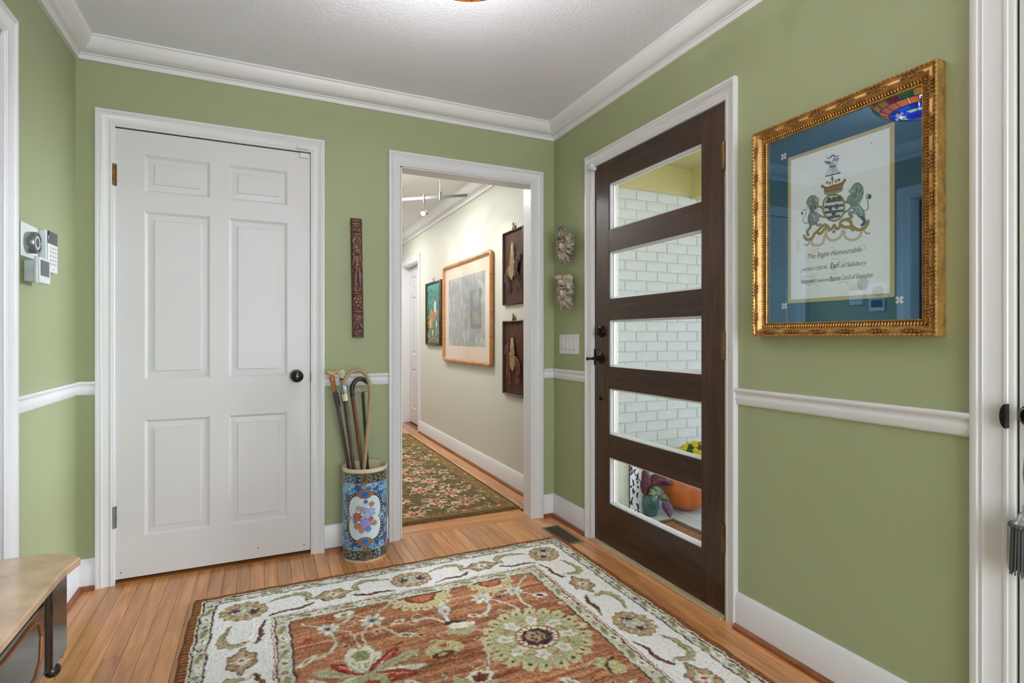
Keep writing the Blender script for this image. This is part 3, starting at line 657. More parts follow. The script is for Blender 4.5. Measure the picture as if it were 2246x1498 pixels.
# field
LG = (162, 162, 126)
def stem(c, pts, w=.012, col=SAGE, core=CREAM):
    c.curve(pts, w, col); c.curve([(x+.001, y) for x, y in pts], w*.38, core)
def flower(c, u, v, r, a=0, cen=PLUM):
    for i in range(7): t = a+2*PI*i/7; c.ell(u+r*.6*math.cos(t), v+r*.6*math.sin(t), r*.40, r*.22, MIST if i % 2 else CREAM, t)
    c.ell(u, v, r*.42, r*.36, SAGE, a); star(c, u, v, r*.36, 5, cen, a, .4)
def bud(c, u, v, a, r, col=CREAM, cen=RED):
    c.ell(u, v, r, r*.42, SAGE, a); c.ell(u, v, r*.8, r*.3, col, a); c.ell(u, v, r*.4, r*.14, cen, a)
def bigrose(c, u, v, r):
    for i in range(20):
        t = 2*PI*i/20; x, y = u+r*.87*math.cos(t), v+r*.87*math.sin(t); c.ell(x, y, r*.17, r*.12, (184, 180, 142), t, wob=.12, nw=6)
    c.ell(u, v, r*.80, r*.80, LG, wob=.03, nw=20)
    for i in range(20): t = 2*PI*i/20; c.ell(u+r*.86*math.cos(t), v+r*.86*math.sin(t), r*.042, r*.026, (80, 66, 46), t)
    for i in range(20): t = 2*PI*(i+.5)/20; c.line([(u+r*.5*math.cos(t), v+r*.5*math.sin(t)), (u+r*.76*math.cos(t), v+r*.76*math.sin(t))], .005, (184, 180, 142) if i % 2 else TAN)
    c.ell(u, v, r*.60, r*.56, TERRA, wob=.05, nw=8); c.ell(u, v, r*.56, r*.52, LG, wob=.05, nw=8)
    for i in range(8):
        t = 2*PI*(i+.35)/8; x, y = u+r*.57*math.cos(t), v+r*.55*math.sin(t); c.ell(x, y, r*.16, r*.11, CREAM, t, wob=.18, nw=5); c.ell(x, y, r*.10, r*.05, MIST, t+.4); c.line([(x-r*.07, y), (x+r*.06, y+r*.03)], .003, OLIVE)
    c.ell(u, v, r*.40, r*.38, (150, 88, 50)); c.ell(u, v, r*.37, r*.35, CREAM)
    for i in range(22): t = 2*PI*i/22; c.line([(u+r*.26*math.cos(t), v+r*.25*math.sin(t)), (u+r*.36*math.cos(t), v+r*.34*math.sin(t))], .0045, (110, 60, 56))
    c.ell(u, v, r*.29, r*.27, DARK, wob=.05, nw=12); c.ell(u-r*.02, v-r*.02, r*.19, r*.17, TAN, wob=.08, nw=7)
    for i in range(6): t = 2*PI*i/6; c.ell(u+r*.10*math.cos(t), v+r*.09*math.sin(t), r*.035, r*.025, DARK, t)
def halfmed(c, u, v, r):
    for i in range(9):
        t = PI*i/8; c.ell(u+r*.92*math.cos(t), v+r*.86*math.sin(t), r*.17, r*.15, (196, 186, 148), t)
        c.ell(u+r*.9*math.cos(t), v+r*.84*math.sin(t), r*.05, r*.04, BROWN, t)
    th = np.linspace(0, PI, 14); c.poly([(u+r*.85*math.cos(t), v+r*.78*math.sin(t)) for t in th], (190, 182, 140)); c.poly([(u+r*.52*math.cos(t), v+r*.5*math.sin(t)) for t in th], (126, 66, 48)); c.poly([(u+r*.42*math.cos(t), v+r*.4*math.sin(t)) for t in th], (176, 108, 76))
def field(c, mu=False, mv=False):
    f = lambda p: ((RW-p[0]) if mu else p[0], (RL-p[1]) if mv else p[1])
    F_ = lambda L_: [f(p) for p in L_]
    stem(c, F_([(.475, .45), (.50, .53), (.50, .60), (.45, .655), (.39, .67)])); bud(c, *f((.40, .665)), (2.5 if not mu else .6), .045)
    stem(c, F_([(.50, .49), (.56, .53), (.575, .60), (.57, .66)]), .008); stem(c, F_([(.652, .50), (.61, .55), (.60, .62), (.60, .68)]), .008)
    stem(c, F_([(.66, .50), (.69, .57), (.72, .61), (.76, .66)]), .011, LG); bud(c, *f((.745, .635)), .3 if not mu else 2.8, .038, CREAM, DARK)
    stem(c, F_([(.652, .47), (.70, .42), (.74, .385)]), .008); stem(c, F_([(.652, .47), (.61, .43), (.585, .40)]), .008)
    stem(c, F_([(.49, .46), (.53, .46), (.575, .43), (.575, .395)]), .009); stem(c, F_([(.48, .46), (.43, .43), (.40, .40)]), .009)
    flower(c, *f((.488, .475)), .042); flower(c, *f((.652, .485)), .050)
    star(c, *f((.414, .53)), .030, 5, RED, .3, .4); bud(c, *f((.742, .535)), -.2, .036, CREAM, RED)
    c.blob(F_([(.57, .41), (.60, .38), (.56, .37), (.52, .385), (.53, .41)]), CREAM); star(c, *f((.56, .395)), .022, 6, OLIVE)
    # palmette with red leaves
    q = f((.575, .76)); sg = -1 if mv else 1
    for i, (t, ln, col) in enumerate([(-2.7, .16, LG), (-2.35, .13, RED), (-2.0, .12, CREAM), (-1.57, .13, CREAM), (-1.1, .12, CREAM), (-.75, .15, RED), (-.35, .18, LG), (.15, .17, CREAM), (.35, .14, RED), (2.9, .16, CREAM)]):
        tt = (PI-t) if mu else t; tt = -tt if mv else tt
        x, y = q[0]+.62*ln*math.cos(tt), q[1]+.10*sg+.62*ln*math.sin(tt)-.04*sg
        c.ell(x, y, ln*.52, .021, SAGE if col != RED else (120, 50, 40), tt); c.ell(x, y, ln*.46, .014, col, tt); c.line([(x-ln*.3*math.cos(tt), y-ln*.3*math.sin(tt)), (x+ln*.3*math.cos(tt), y+ln*.3*math.sin(tt))], .004, OLIVE if col != RED else CREAM)
    c.blob(F_([(.52, .70), (.545, .645), (.57, .665), (.60, .645), (.625, .70), (.60, .745), (.55, .745)]), CREAM); c.blob(F_([(.545, .705), (.56, .675), (.59, .675), (.605, .705), (.59, .735), (.558, .735)]), OLIVE)
    c.ell(*f((.575, .86)), .06, .045, LG); c.ell(*f((.575, .88)), .03, .025, (150, 66, 40))
    # middle flowers
    stem(c, F_([(.80, .56), (.86, .56), (.90, .60), (.93, .655)]), .012, MIST); stem(c, F_([(.945, .46), (.94, .50), (.925, .55), (.92, .61)]), .014, MIST); c.blob(F_([(.91, .53), (.925, .49), (.96, .50), (.955, .54), (.93, .57)]), MIST); c.ell(*f((.935, .535)), .008, .006, RED)
    c.ell(*f((.938, .632)), .045, .018, DARK, .25); c.ell(*f((.955, .66)), .055, .022, CREAM, .25); c.blob(F_([(.90, .66), (.95, .69), (1.0, .68), (1.0, .71), (.95, .73), (.90, .70)]), LG)
    stem(c, F_([(1.0, .72), (1.03, .76), (.99, .83), (.96, .93), (.93, .99)]), .011, SAGE)
    c.blob(F_([(.78, .77), (.84, .73), (.90, .755), (.92, .80), (.86, .835), (.80, .82)]), (176, 172, 128)); star(c, *f((.852, .765)), .026, 6, RED); c.ell(*f((.838, .815)), .042, .020, (92, 58, 36)); c.ell(*f((.833, .812)), .018, .010, TAN)
    bigrose(c, *f((1.183, .855)), .205)
    halfmed(c, *f((.875, .37)), .125) if not mv else None
    for (p, cen) in (((1.107, .495), OLIVE), ((1.255, .492), OLIVE)): flower(c, *f(p), .046, .4, cen)
    stem(c, F_([(1.107, .50), (1.115, .56), (1.09, .61), (1.06, .625)]), .012, MIST); stem(c, F_([(1.12, .51), (1.17, .56), (1.20, .62), (1.20, .66)]), .010, MIST); stem(c, F_([(1.26, .50), (1.255, .56), (1.25, .60), (1.26, .65)]), .012, MIST)
    stem(c, F_([(1.27, .48), (1.33, .42), (1.37, .38)]), .008, MIST); stem(c, F_([(1.27, .50), (1.31, .55), (1.335, .565)]), .010, MIST); c.ell(*f((1.345, .575)), .034, .02, CREAM, .4); c.ell(*f((1.345, .575)), .018, .01, PLUM, .4)
    star(c, *f((1.18, .515)), .026, 5, PLUM, .2, .3); bud(c, *f((1.03, .62)), .5, .035, CREAM, RED); bud(c, *f((1.40, .68)), .6, .03, CREAM, RED)
    c.ell(*f((.905, .985)), .042, .034, CREAM, 0, wob=.1, nw=7); c.ell(*f((.905, .985)), .028, .022, (96, 54, 40), 0, wob=.15, nw=5); c.blob(F_([(.83, .93), (.85, .97), (.89, 1.01), (.95, 1.02), (.93, 1.05), (.85, 1.03), (.82, .98)]), LG)
    c.blob(F_([(1.30, 1.06), (1.34, 1.08), (1.37, 1.13), (1.35, 1.17), (1.30, 1.14)]), (176, 172, 128)); c.curve(F_([(1.36, 1.08), (1.32, 1.10), (1.31, 1.15)]), .010, DARK)
    for (x, y) in ((.42, .80), (.70, .93), (.47, .93), (1.16, 1.13)): bud(c, *f((x, y)), .9, .04, CREAM, OLIVE)
fmask = np.abs(cv.c-np.array(TERRA)).sum(-1) < 140
before = cv.c.copy()
for i in range(230):
    u, v, a = R3.uniform(.39, RW-.39), R3.uniform(.39, RL-.39), R3.uniform(0, 2*PI); k3 = R3.random(); c3 = R3.choice([(176, 166, 124), SAGE, (190, 150, 110), (140, 132, 84), (126, 72, 54), (196, 178, 146)])
    if k3 < .45: cv.curve([(u, v), (u+.03*math.cos(a), v+.03*math.sin(a)), (u+.045*math.cos(a+.9), v+.045*math.sin(a+.9)), (u+.035*math.cos(a+1.6), v+.035*math.sin(a+1.6))], .0055, c3)
    elif k3 < .75: cv.ell(u, v, R3.uniform(.012, .024), .007, c3, a, wob=.2, nw=5); cv.ell(u, v, .006, .003, DARK if R3.random() < .4 else CREAM, a)
    else:
        for j in range(5): cv.ell(u+.013*math.cos(a+j*1.257), v+.013*math.sin(a+j*1.257), .010, .005, c3, a+j*1.257)
        cv.ell(u, v, .006, .006, R3.choice([DARK, RED, CREAM]))
field(cv, True, True); field(cv, False, False)
halfmed(cv, 1.195, .37, .10)
def warp(c, amp, fy, fx, seed):
    """hand-tufted wobble of the drawn outlines"""
    J, I = np.mgrid[0:c.ny, 0:c.nx]; dj = (noise2(c.ny, c.nx, fy, fx, seed)-.5)*2*amp/c.res; di = (noise2(c.ny, c.nx, fy, fx, seed+1)-.5)*2*amp/c.res
    c.c = c.c[np.clip(np.round(J+dj).astype(int), 0, c.ny-1), np.clip(np.round(I+di).astype(int), 0, c.nx-1)]
warp(cv, .0040, 150, 100, 31); warp(cv, .0024, 460, 310, 35)
for ch in range(3): cv.c[..., ch] = .55*cv.c[..., ch]+.45*blur(cv.c[..., ch], 1, 1)
# wool: edge fuzz, tuft noise, carved outlines
lum = cv.c.mean(-1); tuft = rng.normal(0, 1, (ny, nx)); cv.c *= 1.13; cv.c += (tuft*20)[..., None]*np.array((1, .95, .85))+((noise2(ny, nx, 260, 180, 9)-.5)*26)[..., None]
ed = np.minimum(np.minimum(cv.U[None], RW-cv.U[None]), np.minimum(cv.V[:, None], RL-cv.V[:, None]))
fr = (ed < .034) & (cv.U[None] < .034); cv.c[(ed < .034) & ~fr] *= .80; st = (np.sin(cv.V[:, None]*2*PI/.019+noise2(ny, nx, 80, 2, 4)*3) > .1)
cv.c[fr & st] = np.array([112, 66, 36])+rng.normal(0, 8, ((fr & st).sum(), 1)); cv.c[fr & ~st] = np.array([164, 112, 74])+rng.normal(0, 8, ((fr & ~st).sum(), 1))
Zr = .013+.0012*rng.normal(0, .5, (ny, nx)).astype(np.float32)+.0016*noise2(ny, nx, 300, 200, 12)
dk = (lum < 90).astype(np.float32); Zr = Zr-.0018*blur(dk, 1, 1); Zr = Zr*np.clip(ed/.008, 0.05, 1)**.5
wobx = (noise2(ny, nx, 60, 2, 21)-.5)*.008; woby = (noise2(ny, nx, 2, 40, 22)-.5)*.008
vis = np.ones((ny, nx), bool); lim = int(1.60/RL*ny)
c2 = cv.c.copy()
me = cv.mesh('pile', M['rug_pile'], lambda U, V, Z: (RX+U+wobx, RY-V+woby, Zr))
rug = link(bpy.data.objects.new('area_rug', me)); tag(rug, 'terracotta and cream floral rug in front of the walnut front door', 'rug')
del c2
# ---- hall runner
HW, HLn = .95, 2.95
hc = Canvas(HW, HLn, .006, (92, 74, 52)); framed(hc, .02, (60, 44, 34)); framed(hc, .026, (120, 98, 64)); framed(hc, .115, (84, 60, 42)); framed(hc, .122, (98, 84, 62))
R5 = random.Random(9)
for i in range(900):
    u, v = R5.uniform(.03, HW-.03), R5.uniform(.03, HLn-.03); inb = min(u, HW-u, v, HLn-v) < .115
    a = R5.uniform(0, PI)
    if inb: hc.ell(u, v, R5.uniform(.012, .03), .008, R5.choice([(112, 90, 52), (186, 150, 92), (122, 66, 44), (98, 100, 62)]), a)
    else: hc.curve([(u, v), (u+.03*math.cos(a), v+.03*math.sin(a)), (u+.05*math.cos(a+.8), v+.05*math.sin(a+.8))], .009, R5.choice([(196, 168, 128), (160, 132, 88), (206, 190, 160), (120, 116, 76)]))
for i in range(26):
    u, v = [.28, .62, .45][i % 3]+R5.uniform(-.05, .05), .14+i*(HLn-.28)/26
    for k in range(7): t = 2*PI*k/7+i; hc.ell(u+.045*math.cos(t), v+.045*math.sin(t), .034, .016, R5.choice([(184, 150, 120), (160, 124, 96), (196, 172, 140)]), t)
    hc.ell(u, v, .028, .022, (128, 44, 34)); hc.ell(u, v, .010, .008, (214, 200, 170))
hc.c *= 1.15; hc.c += rng.normal(0, 12, (hc.ny, hc.nx, 1)); he = np.minimum(np.minimum(hc.U[None], HW-hc.U[None]), np.minimum(hc.V[:, None], HLn-hc.V[:, None]))
hz = (.014+.0012*rng.normal(0, .6, (hc.ny, hc.nx)))*np.clip(he/.01, .03, 1)**.5
me = hc.mesh('pile', M['rug_pile'], lambda U, V, Z: (-1.085+U, .195+V*1.0, hz))
o = link(bpy.data.objects.new('runner_rug', me)); tag(o, 'brown and gold floral runner rug on the hall floor', 'rug')

# ================================================================== FLOOR REGISTER
reg = empty('floor_register', (-.128, -.322, 0)); tag(reg, 'bronze metal floor register beside the corner of the rug', 'vent'); 
MB().sweep([(-.045, -.130, 0), (-.045, .130, 0), (.045, .130, 0), (.045, -.130, 0)], (0, 0, 1), [(0, 0), (0, .002), (.002, .0045), (.010, .0045), (.013, 0)], closed=True).obj('register_frame', mat('taupe_metal', (138, 118, 92), .45, .3), reg, 30)
MB().box(-.045, .045, -.130, .130, -.004, .0006).obj('register_well', M['black_plain'], reg, 0)
q = MB()
for i in range(26):
    y = -.128+i*.0101; q.add([(-.045, y, .0008), (.045, y, .0008), (.045, y+.004, .0036), (-.045, y+.004, .0036), (-.045, y+.0055, .003), (.045, y+.0055, .003)], [(0, 1, 2, 3), (3, 2, 5, 4)])
q.box(-.002, .002, -.130, .130, .001, .004); o = q.obj('louvre', mat('dark_taupe_metal', (84, 72, 54), .5, .3), reg, 0); o['kind'] = 'stuff'

# ================================================================== GOLD FRAMED PRINT
FY0, FY1, FZ0, FZ1 = -1.545, -2.143, 1.122, 1.863
pc = empty('framed_picture', (0, (FY0+FY1)/2, FZ0)); tag(pc, 'large ornate gold-framed coat of arms print with a dark blue mount on the green wall', 'picture')
def rel(o, root): o.matrix_parent_inverse = Matrix.Translation(root.location).inverted(); return o
iy0, iy1, iz0, iz1 = FY0-.048, FY1+.048, FZ0+.048, FZ1-.048
path = [(0, iy0, iz0), (0, iy0, iz1), (0, iy1, iz1), (0, iy1, iz0)]
fp_ = [(0, .001), (0, .019), (.0015, .021), (.004, .021), (.0055, .0185), (.010, .0165), (.016, .019), (.021, .026), (.0235, .032), (.026, .036), (.030, .037), (.034, .036), (.036, .033), (.038, .034), (.041, .040), (.044, .042), (.048, .040), (.048, .001)]
rel(MB().sweep(path, (-1, 0, 0), fp_, closed=True).obj('gold_frame', M['gold'], pc, 30), pc)
g1, g2, g3 = MB(), MB(), MB()
def along(side, s, t):
    """point on the frame at sideways offset s, distance t along a side; returns y,z, direction angle"""
    if side == 0: return iy0+s, iz0-s+t
    if side == 1: return iy0+s-t, iz1+s
    if side == 2: return iy1-s, iz1+s-t
    return iy1-s+t, iz0-s
def rotyz(a): return Matrix.Rotation(a, 3, 'X')
for side in range(4):
    A = [PI/2, 0, PI/2, 0][side]
    def side_len(s): return (iz1-iz0 if side % 2 == 0 else iy0-iy1)+2*s
    n = int(side_len(.014)/.0086)
    for i in range(n):
        y, z = along(side, .0135, (i+.5)*side_len(.0135)/n); d = .0215
        sl = .5 if side in (0, 3) else -.5
        g1.ball((-d, y, z), (.0045, .0082, .0030) if A else (.0045, .0030, .0082), 6, 4, rotyz(sl*.5))
    n = int(side_len(.044)/.0125)
    for i in range(n):
        y, z = along(side, .0435, (i+.5)*side_len(.0435)/n); g2.ball((-.0405, y, z), (.004, .0042, .0036), 6, 4)
    n = int(side_len(.003)/.0055)
    for i in range(n):
        y, z = along(side, .003, (i+.5)*side_len(.003)/n); g2.ball((-.0212, y, z), .0017, 4, 3)
    n = max(2, int(round(side_len(.03)/.098)))
    for i in range(n):
        t0 = (i+.5)*side_len(.03)/n; 
        y, z = along(side, .030, t0)
        for k in range(-3, 4):
            y2, z2 = along(side, .030+.0035*(1 if k % 2 else -1), t0+k*.005); g3.ball((-.0375, y2, z2), (.0045, .0048, .0042), 6, 4)
        for k in (-1, 1):
            y2, z2 = along(side, .030, t0+k*.022); g3.ball((-.037, y2, z2), (.004, .003, .010) if A else (.004, .010, .003), 6, 4)
for nm, gb, mm in (('gadroon', g1, M['gold']), ('beading', g2, M['gold_dark']), ('ribbon_ornament', g3, M['gold_dark'])):
    o = rel(gb.obj(nm, mm, pc, 60), pc); o['kind'] = 'stuff'
rel(MB().box(-.004, -.001, iy1-.004, iy0+.004, iz0-.004, iz1+.004).obj('blue_mount', M['mat_blue'], pc), pc)
py0, py1, pz0, pz1 = -1.680, -2.004, 1.249, 1.732
rel(MB().box(-.0062, -.0038, py1-.012, py0+.012, pz0-.012, pz1+.012).obj('gold_mount', M['mat_gold'], pc), pc)
rel(MB().box(-.0150, -.0142, iy1-.003, iy0+.003, iz0-.003, iz1+.003).obj('glass', M['pic_glass'], pc), pc)
# the print: heraldic drawing, in zoomed drawing coordinates mapped to the sheet plane
SF, SR = (math.sin(YAW), math.cos(YAW)), (math.cos(YAW), -math.sin(YAW))
def q2(zx, zy):
    """drawing coordinate (measured on the sheet seen at an angle) -> metres on the sheet"""
    px, py = 1720+zx/3.567, 260+zy/3.567; k = (px-1123)/F_PX; rx, ry = SF[0]+k*SR[0], SF[1]+k*SR[1]; t = (-.0065-CX)/rx
    return (py0-(CY+t*ry), pz1-(CZ-(py-HY)/F_PX*t))
Q = lambda *a: [q2(a[i], a[i+1]) for i in range(0, len(a), 2)]
pw_, ph_ = py0-py1, pz1-pz0
pr = Canvas(pw_, ph_, .00085, (246, 250, 250))
LI, LD, LH, GO, BL, INK = (134, 150, 148), (70, 86, 88), (184, 194, 190), (168, 138, 74), (56, 78, 132), (92, 94, 98)
def P_(pts, col, e=None, w=.0012): pr.blob(pts, col, edge=e, ew=w)
def C_(pts, w, col, taper=False): pr.curve(pts, w, col, taper=taper)
# lions
for sgn in (0, 1):
    if sgn == 0:   # right-hand lion
        P_(Q(560, 650, 600, 690, 622, 720, 632, 762, 620, 790, 585, 772, 560, 742, 530, 700, 515, 668), LI, LD)
        C_(Q(520, 700, 500, 720, 480, 730, 460, 740), .008, LI); C_(Q(505, 660, 490, 655, 480, 652), .008, LI)
        C_(Q(550, 735, 520, 735, 510, 745, 530, 770, 500, 785, 478, 790), .009, LI); C_(Q(610, 775, 628, 800, 622, 825, 610, 832), .010, LD)
        P_(Q(520, 560, 545, 515, 580, 502, 612, 530, 620, 580, 600, 640, 560, 665, 515, 665, 490, 648, 500, 610, 530, 585), LI, LD); P_(Q(508, 560, 528, 548, 548, 560, 540, 582, 515, 578), LH, LD, .0008)
        C_(Q(510, 572, 528, 574, 540, 570), .0014, LD)
        for i in range(12): a = Q(560+rng.uniform(-30, 40), 540+i*9, 580+rng.uniform(-30, 30), 556+i*9); pr.line(a, .0013, LD)
        C_(Q(628, 722, 655, 705, 655, 660, 645, 610, 655, 592, 672, 600), .0035, LI); pr.ell(*q2(668, 612), .0055, .0075, LD)
        C_(Q(565, 690, 590, 700, 600, 730), .004, LH)
    else:
        P_(Q(200, 735, 250, 730, 275, 762, 268, 800, 240, 830, 205, 830, 185, 800), LI, LD)
        C_(Q(245, 690, 280, 690, 300, 700), .007, LI); C_(Q(260, 750, 290, 765, 318, 772), .007, LI)
        C_(Q(200, 800, 205, 850, 180, 880, 188, 912), .009, LI); C_(Q(245, 810, 262, 835, 285, 828), .008, LI)
        P_(Q(178, 640, 205, 605, 245, 605, 262, 640, 265, 680, 240, 715, 215, 735, 195, 700, 178, 672), LI, LD); P_(Q(235, 620, 262, 618, 274, 632, 262, 658, 240, 655), LH, LD, .0008)
        for i in range(10): a = Q(205+rng.uniform(-20, 30), 625+i*9, 225+rng.uniform(-20, 25), 640+i*9); pr.line(a, .0013, LD)
        C_(Q(185, 815, 160, 818, 148, 790, 165, 750, 172, 720, 155, 712, 140, 730), .003, LI); pr.ell(*q2(140, 742), .004, .006, LD)
        C_(Q(220, 760, 240, 775, 235, 800), .0035, LH)
def mane(cx_, cy_, rx_, ry_, n_, seed):
    g_ = random.Random(seed)
    for i in range(n_):
        a = g_.uniform(0, 2*PI); q = g_.uniform(.3, 1.05); x, y = cx_+rx_*q*math.cos(a), cy_+ry_*q*math.sin(a)
        C_(Q(x, y, x+g_.uniform(-14, 14), y+12, x+g_.uniform(-10, 10), y+26), .0016, g_.choice([(62, 78, 80), (150, 166, 162), (96, 112, 112), (176, 188, 182)]))
mane(570, 585, 44, 66, 60, 1); mane(220, 665, 36, 56, 50, 2)
P_(Q(506, 560, 524, 545, 545, 552, 544, 574, 524, 584, 508, 574), LH, LD, .0008); pr.ell(*q2(530, 556), .0012, .0014, (40, 44, 46)); C_(Q(508, 572, 522, 576, 536, 572), .0012, LD)
P_(Q(240, 622, 260, 618, 274, 632, 266, 654, 244, 652), LH, LD, .0008); pr.ell(*q2(254, 632), .0012, .0014, (40, 44, 46)); C_(Q(250, 650, 262, 652, 270, 644), .0012, LD)
for pts in (Q(535, 690, 560, 700, 580, 730), Q(590, 700, 606, 724, 606, 756), Q(540, 720, 556, 736, 552, 756)): C_(pts, .0024, LH); 
for pts in (Q(525, 676, 548, 684, 566, 678), Q(574, 742, 592, 770, 612, 780), Q(520, 750, 512, 764, 524, 778), Q(622, 792, 626, 812, 612, 828)): C_(pts, .0014, LD)
for pts in (Q(215, 752, 236, 764, 240, 790), Q(250, 742, 264, 764, 258, 790)): C_(pts, .0024, LH)
for pts in (Q(200, 760, 196, 790, 206, 820), Q(230, 816, 244, 824, 262, 812), Q(196, 850, 188, 876, 184, 900)): C_(pts, .0014, LD)
# shield
P_(Q(388, 590, 430, 598, 462, 625, 474, 680, 470, 740, 440, 785, 388, 806, 335, 785, 306, 740, 298, 690, 312, 632, 345, 600), GO, (96, 76, 40), .0014)
P_(Q(388, 606, 430, 612, 455, 640, 464, 690, 455, 745, 425, 778, 388, 792, 345, 775, 318, 735, 310, 690, 322, 640, 350, 614), (222, 224, 220))
for k in range(4):
    z_ = 632+k*42; x0 = 325-[0, 12, 8, -12][k]; x1 = 455+[0, 10, 6, -18][k]; pr.poly(Q(x0, z_+10, x1, z_-6, x1+2, z_+12, x0+2, z_+30), BL)
for (a, b) in ((352, 640), (392, 634), (428, 628), (362, 702), (412, 690), (388, 752)):
    P_(Q(a-14, b-16, a+14, b-19, a+14, b+4, a, b+20, a-14, b+8), (54, 58, 66), GO, .0011); pr.ell(*q2(a, b), .0026, .0034, (120, 130, 140))
# coronet and helm
P_(Q(318, 572, 380, 560, 448, 545, 452, 566, 385, 590, 325, 594), (150, 160, 150), LD, .001); P_(Q(300, 528, 338, 536, 380, 520, 430, 508, 478, 482, 462, 520, 446, 552, 385, 566, 322, 574, 312, 550), (150, 108, 78), (110, 70, 50), .0012)
for (a, b) in ((298, 530), (335, 500), (378, 476), (428, 480), (474, 482), (357, 505), (405, 490)): pr.ell(*q2(a, b), .0042, .0050, GO if a % 2 else (150, 92, 72))
C_(Q(320, 560, 380, 548, 450, 530), .003, GO); C_(Q(378, 505, 378, 470), .004, GO); pr.ell(*q2(376, 464), .004, .006, (90, 120, 100))
# crest: crossed arrows, cap above
for d in (-22, -8, 8, 22): pr.line(Q(352+d, 440, 408+d, 312), .0015, (70, 80, 120)); pr.line(Q(410+d, 424, 350+d, 336), .0015, (70, 80, 120))
for d in (-16, 0, 14): pr.line(Q(398+d, 330, 410+d, 308), .003, BL); pr.line(Q(345+d, 352, 336+d, 334), .003, BL)
pr.line(Q(362, 378, 402, 372), .005, (120, 60, 80)); pr.line(Q(326, 452, 438, 424), .004, (70, 62, 60))
C_(Q(334, 305, 355, 312, 380, 290, 400, 298, 428, 290), .0028, (70, 80, 88)); C_(Q(360, 300, 382, 286, 396, 294), .0034, (70, 80, 88))
# mantling scroll and motto ribbon
C_(Q(212, 945, 222, 985, 262, 992, 300, 975, 318, 920, 330, 880), .0085, (206, 190, 176)); C_(Q(330, 915, 350, 945, 390, 952, 440, 925, 456, 880), .0085, (206, 190, 176)); C_(Q(468, 880, 480, 930, 530, 950, 585, 930, 606, 880, 615, 850), .0085, (206, 190, 176))
for w_, c_ in ((.0095, (126, 104, 60)), (.0065, GO)):
    C_(Q(155, 918, 175, 945, 215, 940, 235, 905, 262, 880, 290, 850, 320, 832, 345, 850, 352, 872, 372, 862, 390, 835), w_, c_); C_(Q(392, 835, 410, 862, 435, 848, 442, 810, 480, 790, 520, 808, 530, 840, 575, 870, 622, 862, 648, 830, 656, 802), w_, c_); C_(Q(265, 895, 285, 900, 312, 870, 330, 850), w_, c_); C_(Q(440, 830, 470, 850, 510, 850, 540, 872), w_, c_)
C_(Q(160, 985, 182, 990, 196, 965), .004, (150, 140, 130)); C_(Q(628, 880, 645, 900, 668, 896), .004, (150, 140, 130)); star(pr, *q2(388, 885), .009, 8, (84, 96, 80))
# scripted flourishes and the blind seal
for pts in (Q(230, 1030, 270, 1015, 250, 1045, 215, 1035), Q(355, 1015, 380, 1005, 390, 1025, 400, 1060), Q(590, 1000, 625, 988, 632, 1015, 600, 1035, 570, 1022), Q(365, 1110, 400, 1095, 430, 1110, 425, 1125), Q(380, 1185, 400, 1195, 415, 1180), Q(245, 1225, 240, 1290, 260, 1310), Q(135, 1245, 190, 1235, 225, 1242, 215, 1225, 225, 1215), Q(430, 1290, 470, 1275, 500, 1285, 485, 1305), Q(355, 1215, 390, 1210, 420, 1215), Q(440, 1140, 470, 1100, 480, 1095), Q(355, 1160, 380, 1180, 420, 1160), Q(180, 1300, 200, 1310, 220, 1292), Q(140, 1280, 170, 1300, 200, 1295)): C_(pts, .0009, (128, 130, 134))
pr.ell(*q2(616, 1290), .017, .0195, (205, 207, 203)); pr.ell(*q2(616, 1290), .014, .0165, (214, 216, 211))
pr.ell(*q2(684, 190), .002, .002, (120, 124, 130))
sheet = link(bpy.data.objects.new('print_sheet', pr.mesh('print_sheet', M['paper'], lambda U, V, Z: (-.0066+0*U, py0-U, pz1-V))), pc); rel(sheet, pc)
def text(name, body, parent, size, shear, pos, width, m, bold=0.0, rot=None, spacing=1):
    cu = bpy.data.curves.new(name, 'FONT'); cu.body = body; cu.size = size; cu.shear = shear; cu.extrude = .00015; cu.offset = bold; cu.align_x = 'CENTER'; cu.align_y = 'CENTER'; cu.space_character = spacing; cu.resolution_u = 3
    tmp = bpy.data.objects.new('tmp', cu); COL.objects.link(tmp); dg = bpy.context.evaluated_depsgraph_get(); me = bpy.data.meshes.new_from_object(tmp.evaluated_get(dg)); bpy.data.objects.remove(tmp)
    xs = [v.co.x for v in me.vertices]; s_ = width/(max(xs)-min(xs))
    for v in me.vertices: v.co.x *= s_
    me.materials.clear(); me.materials.append(m); o = link(bpy.data.objects.new(name, me), parent)
    o.rotation_euler = rot if rot else (PI/2, 0, -PI/2); o.location = Vector(pos)-parent.location; return o
def tline(body, a, b, size, shear=.35, bold=0, sp=1):
    u0, v0 = q2(*a); u1, v1 = q2(*b); return text('lettering', body, pc, size, shear, (-.0069, py0-(u0+u1)/2, pz1-(v0+v1)/2), abs(u1-u0), M['ink'], bold, spacing=sp)
tline('The Right Honourable', (175, 1090), (600, 1015), .024)
tline('JAMES CECIL', (130, 1192), (340, 1158), .0155, .4); tline('Earl', (362, 1158), (428, 1142), .026, .1, .0004); tline('of Salisbury', (440, 1152), (640, 1126), .021)
tline('Viscount', (130, 1280), (235, 1268), .021, .1, .0004); tline('Cranborne', (240, 1272), (350, 1258), .016); tline('Baron', (358, 1258), (440, 1246), .023, .1, .0004); tline('Cecil of Essendon', (448, 1250), (690, 1220), .021)
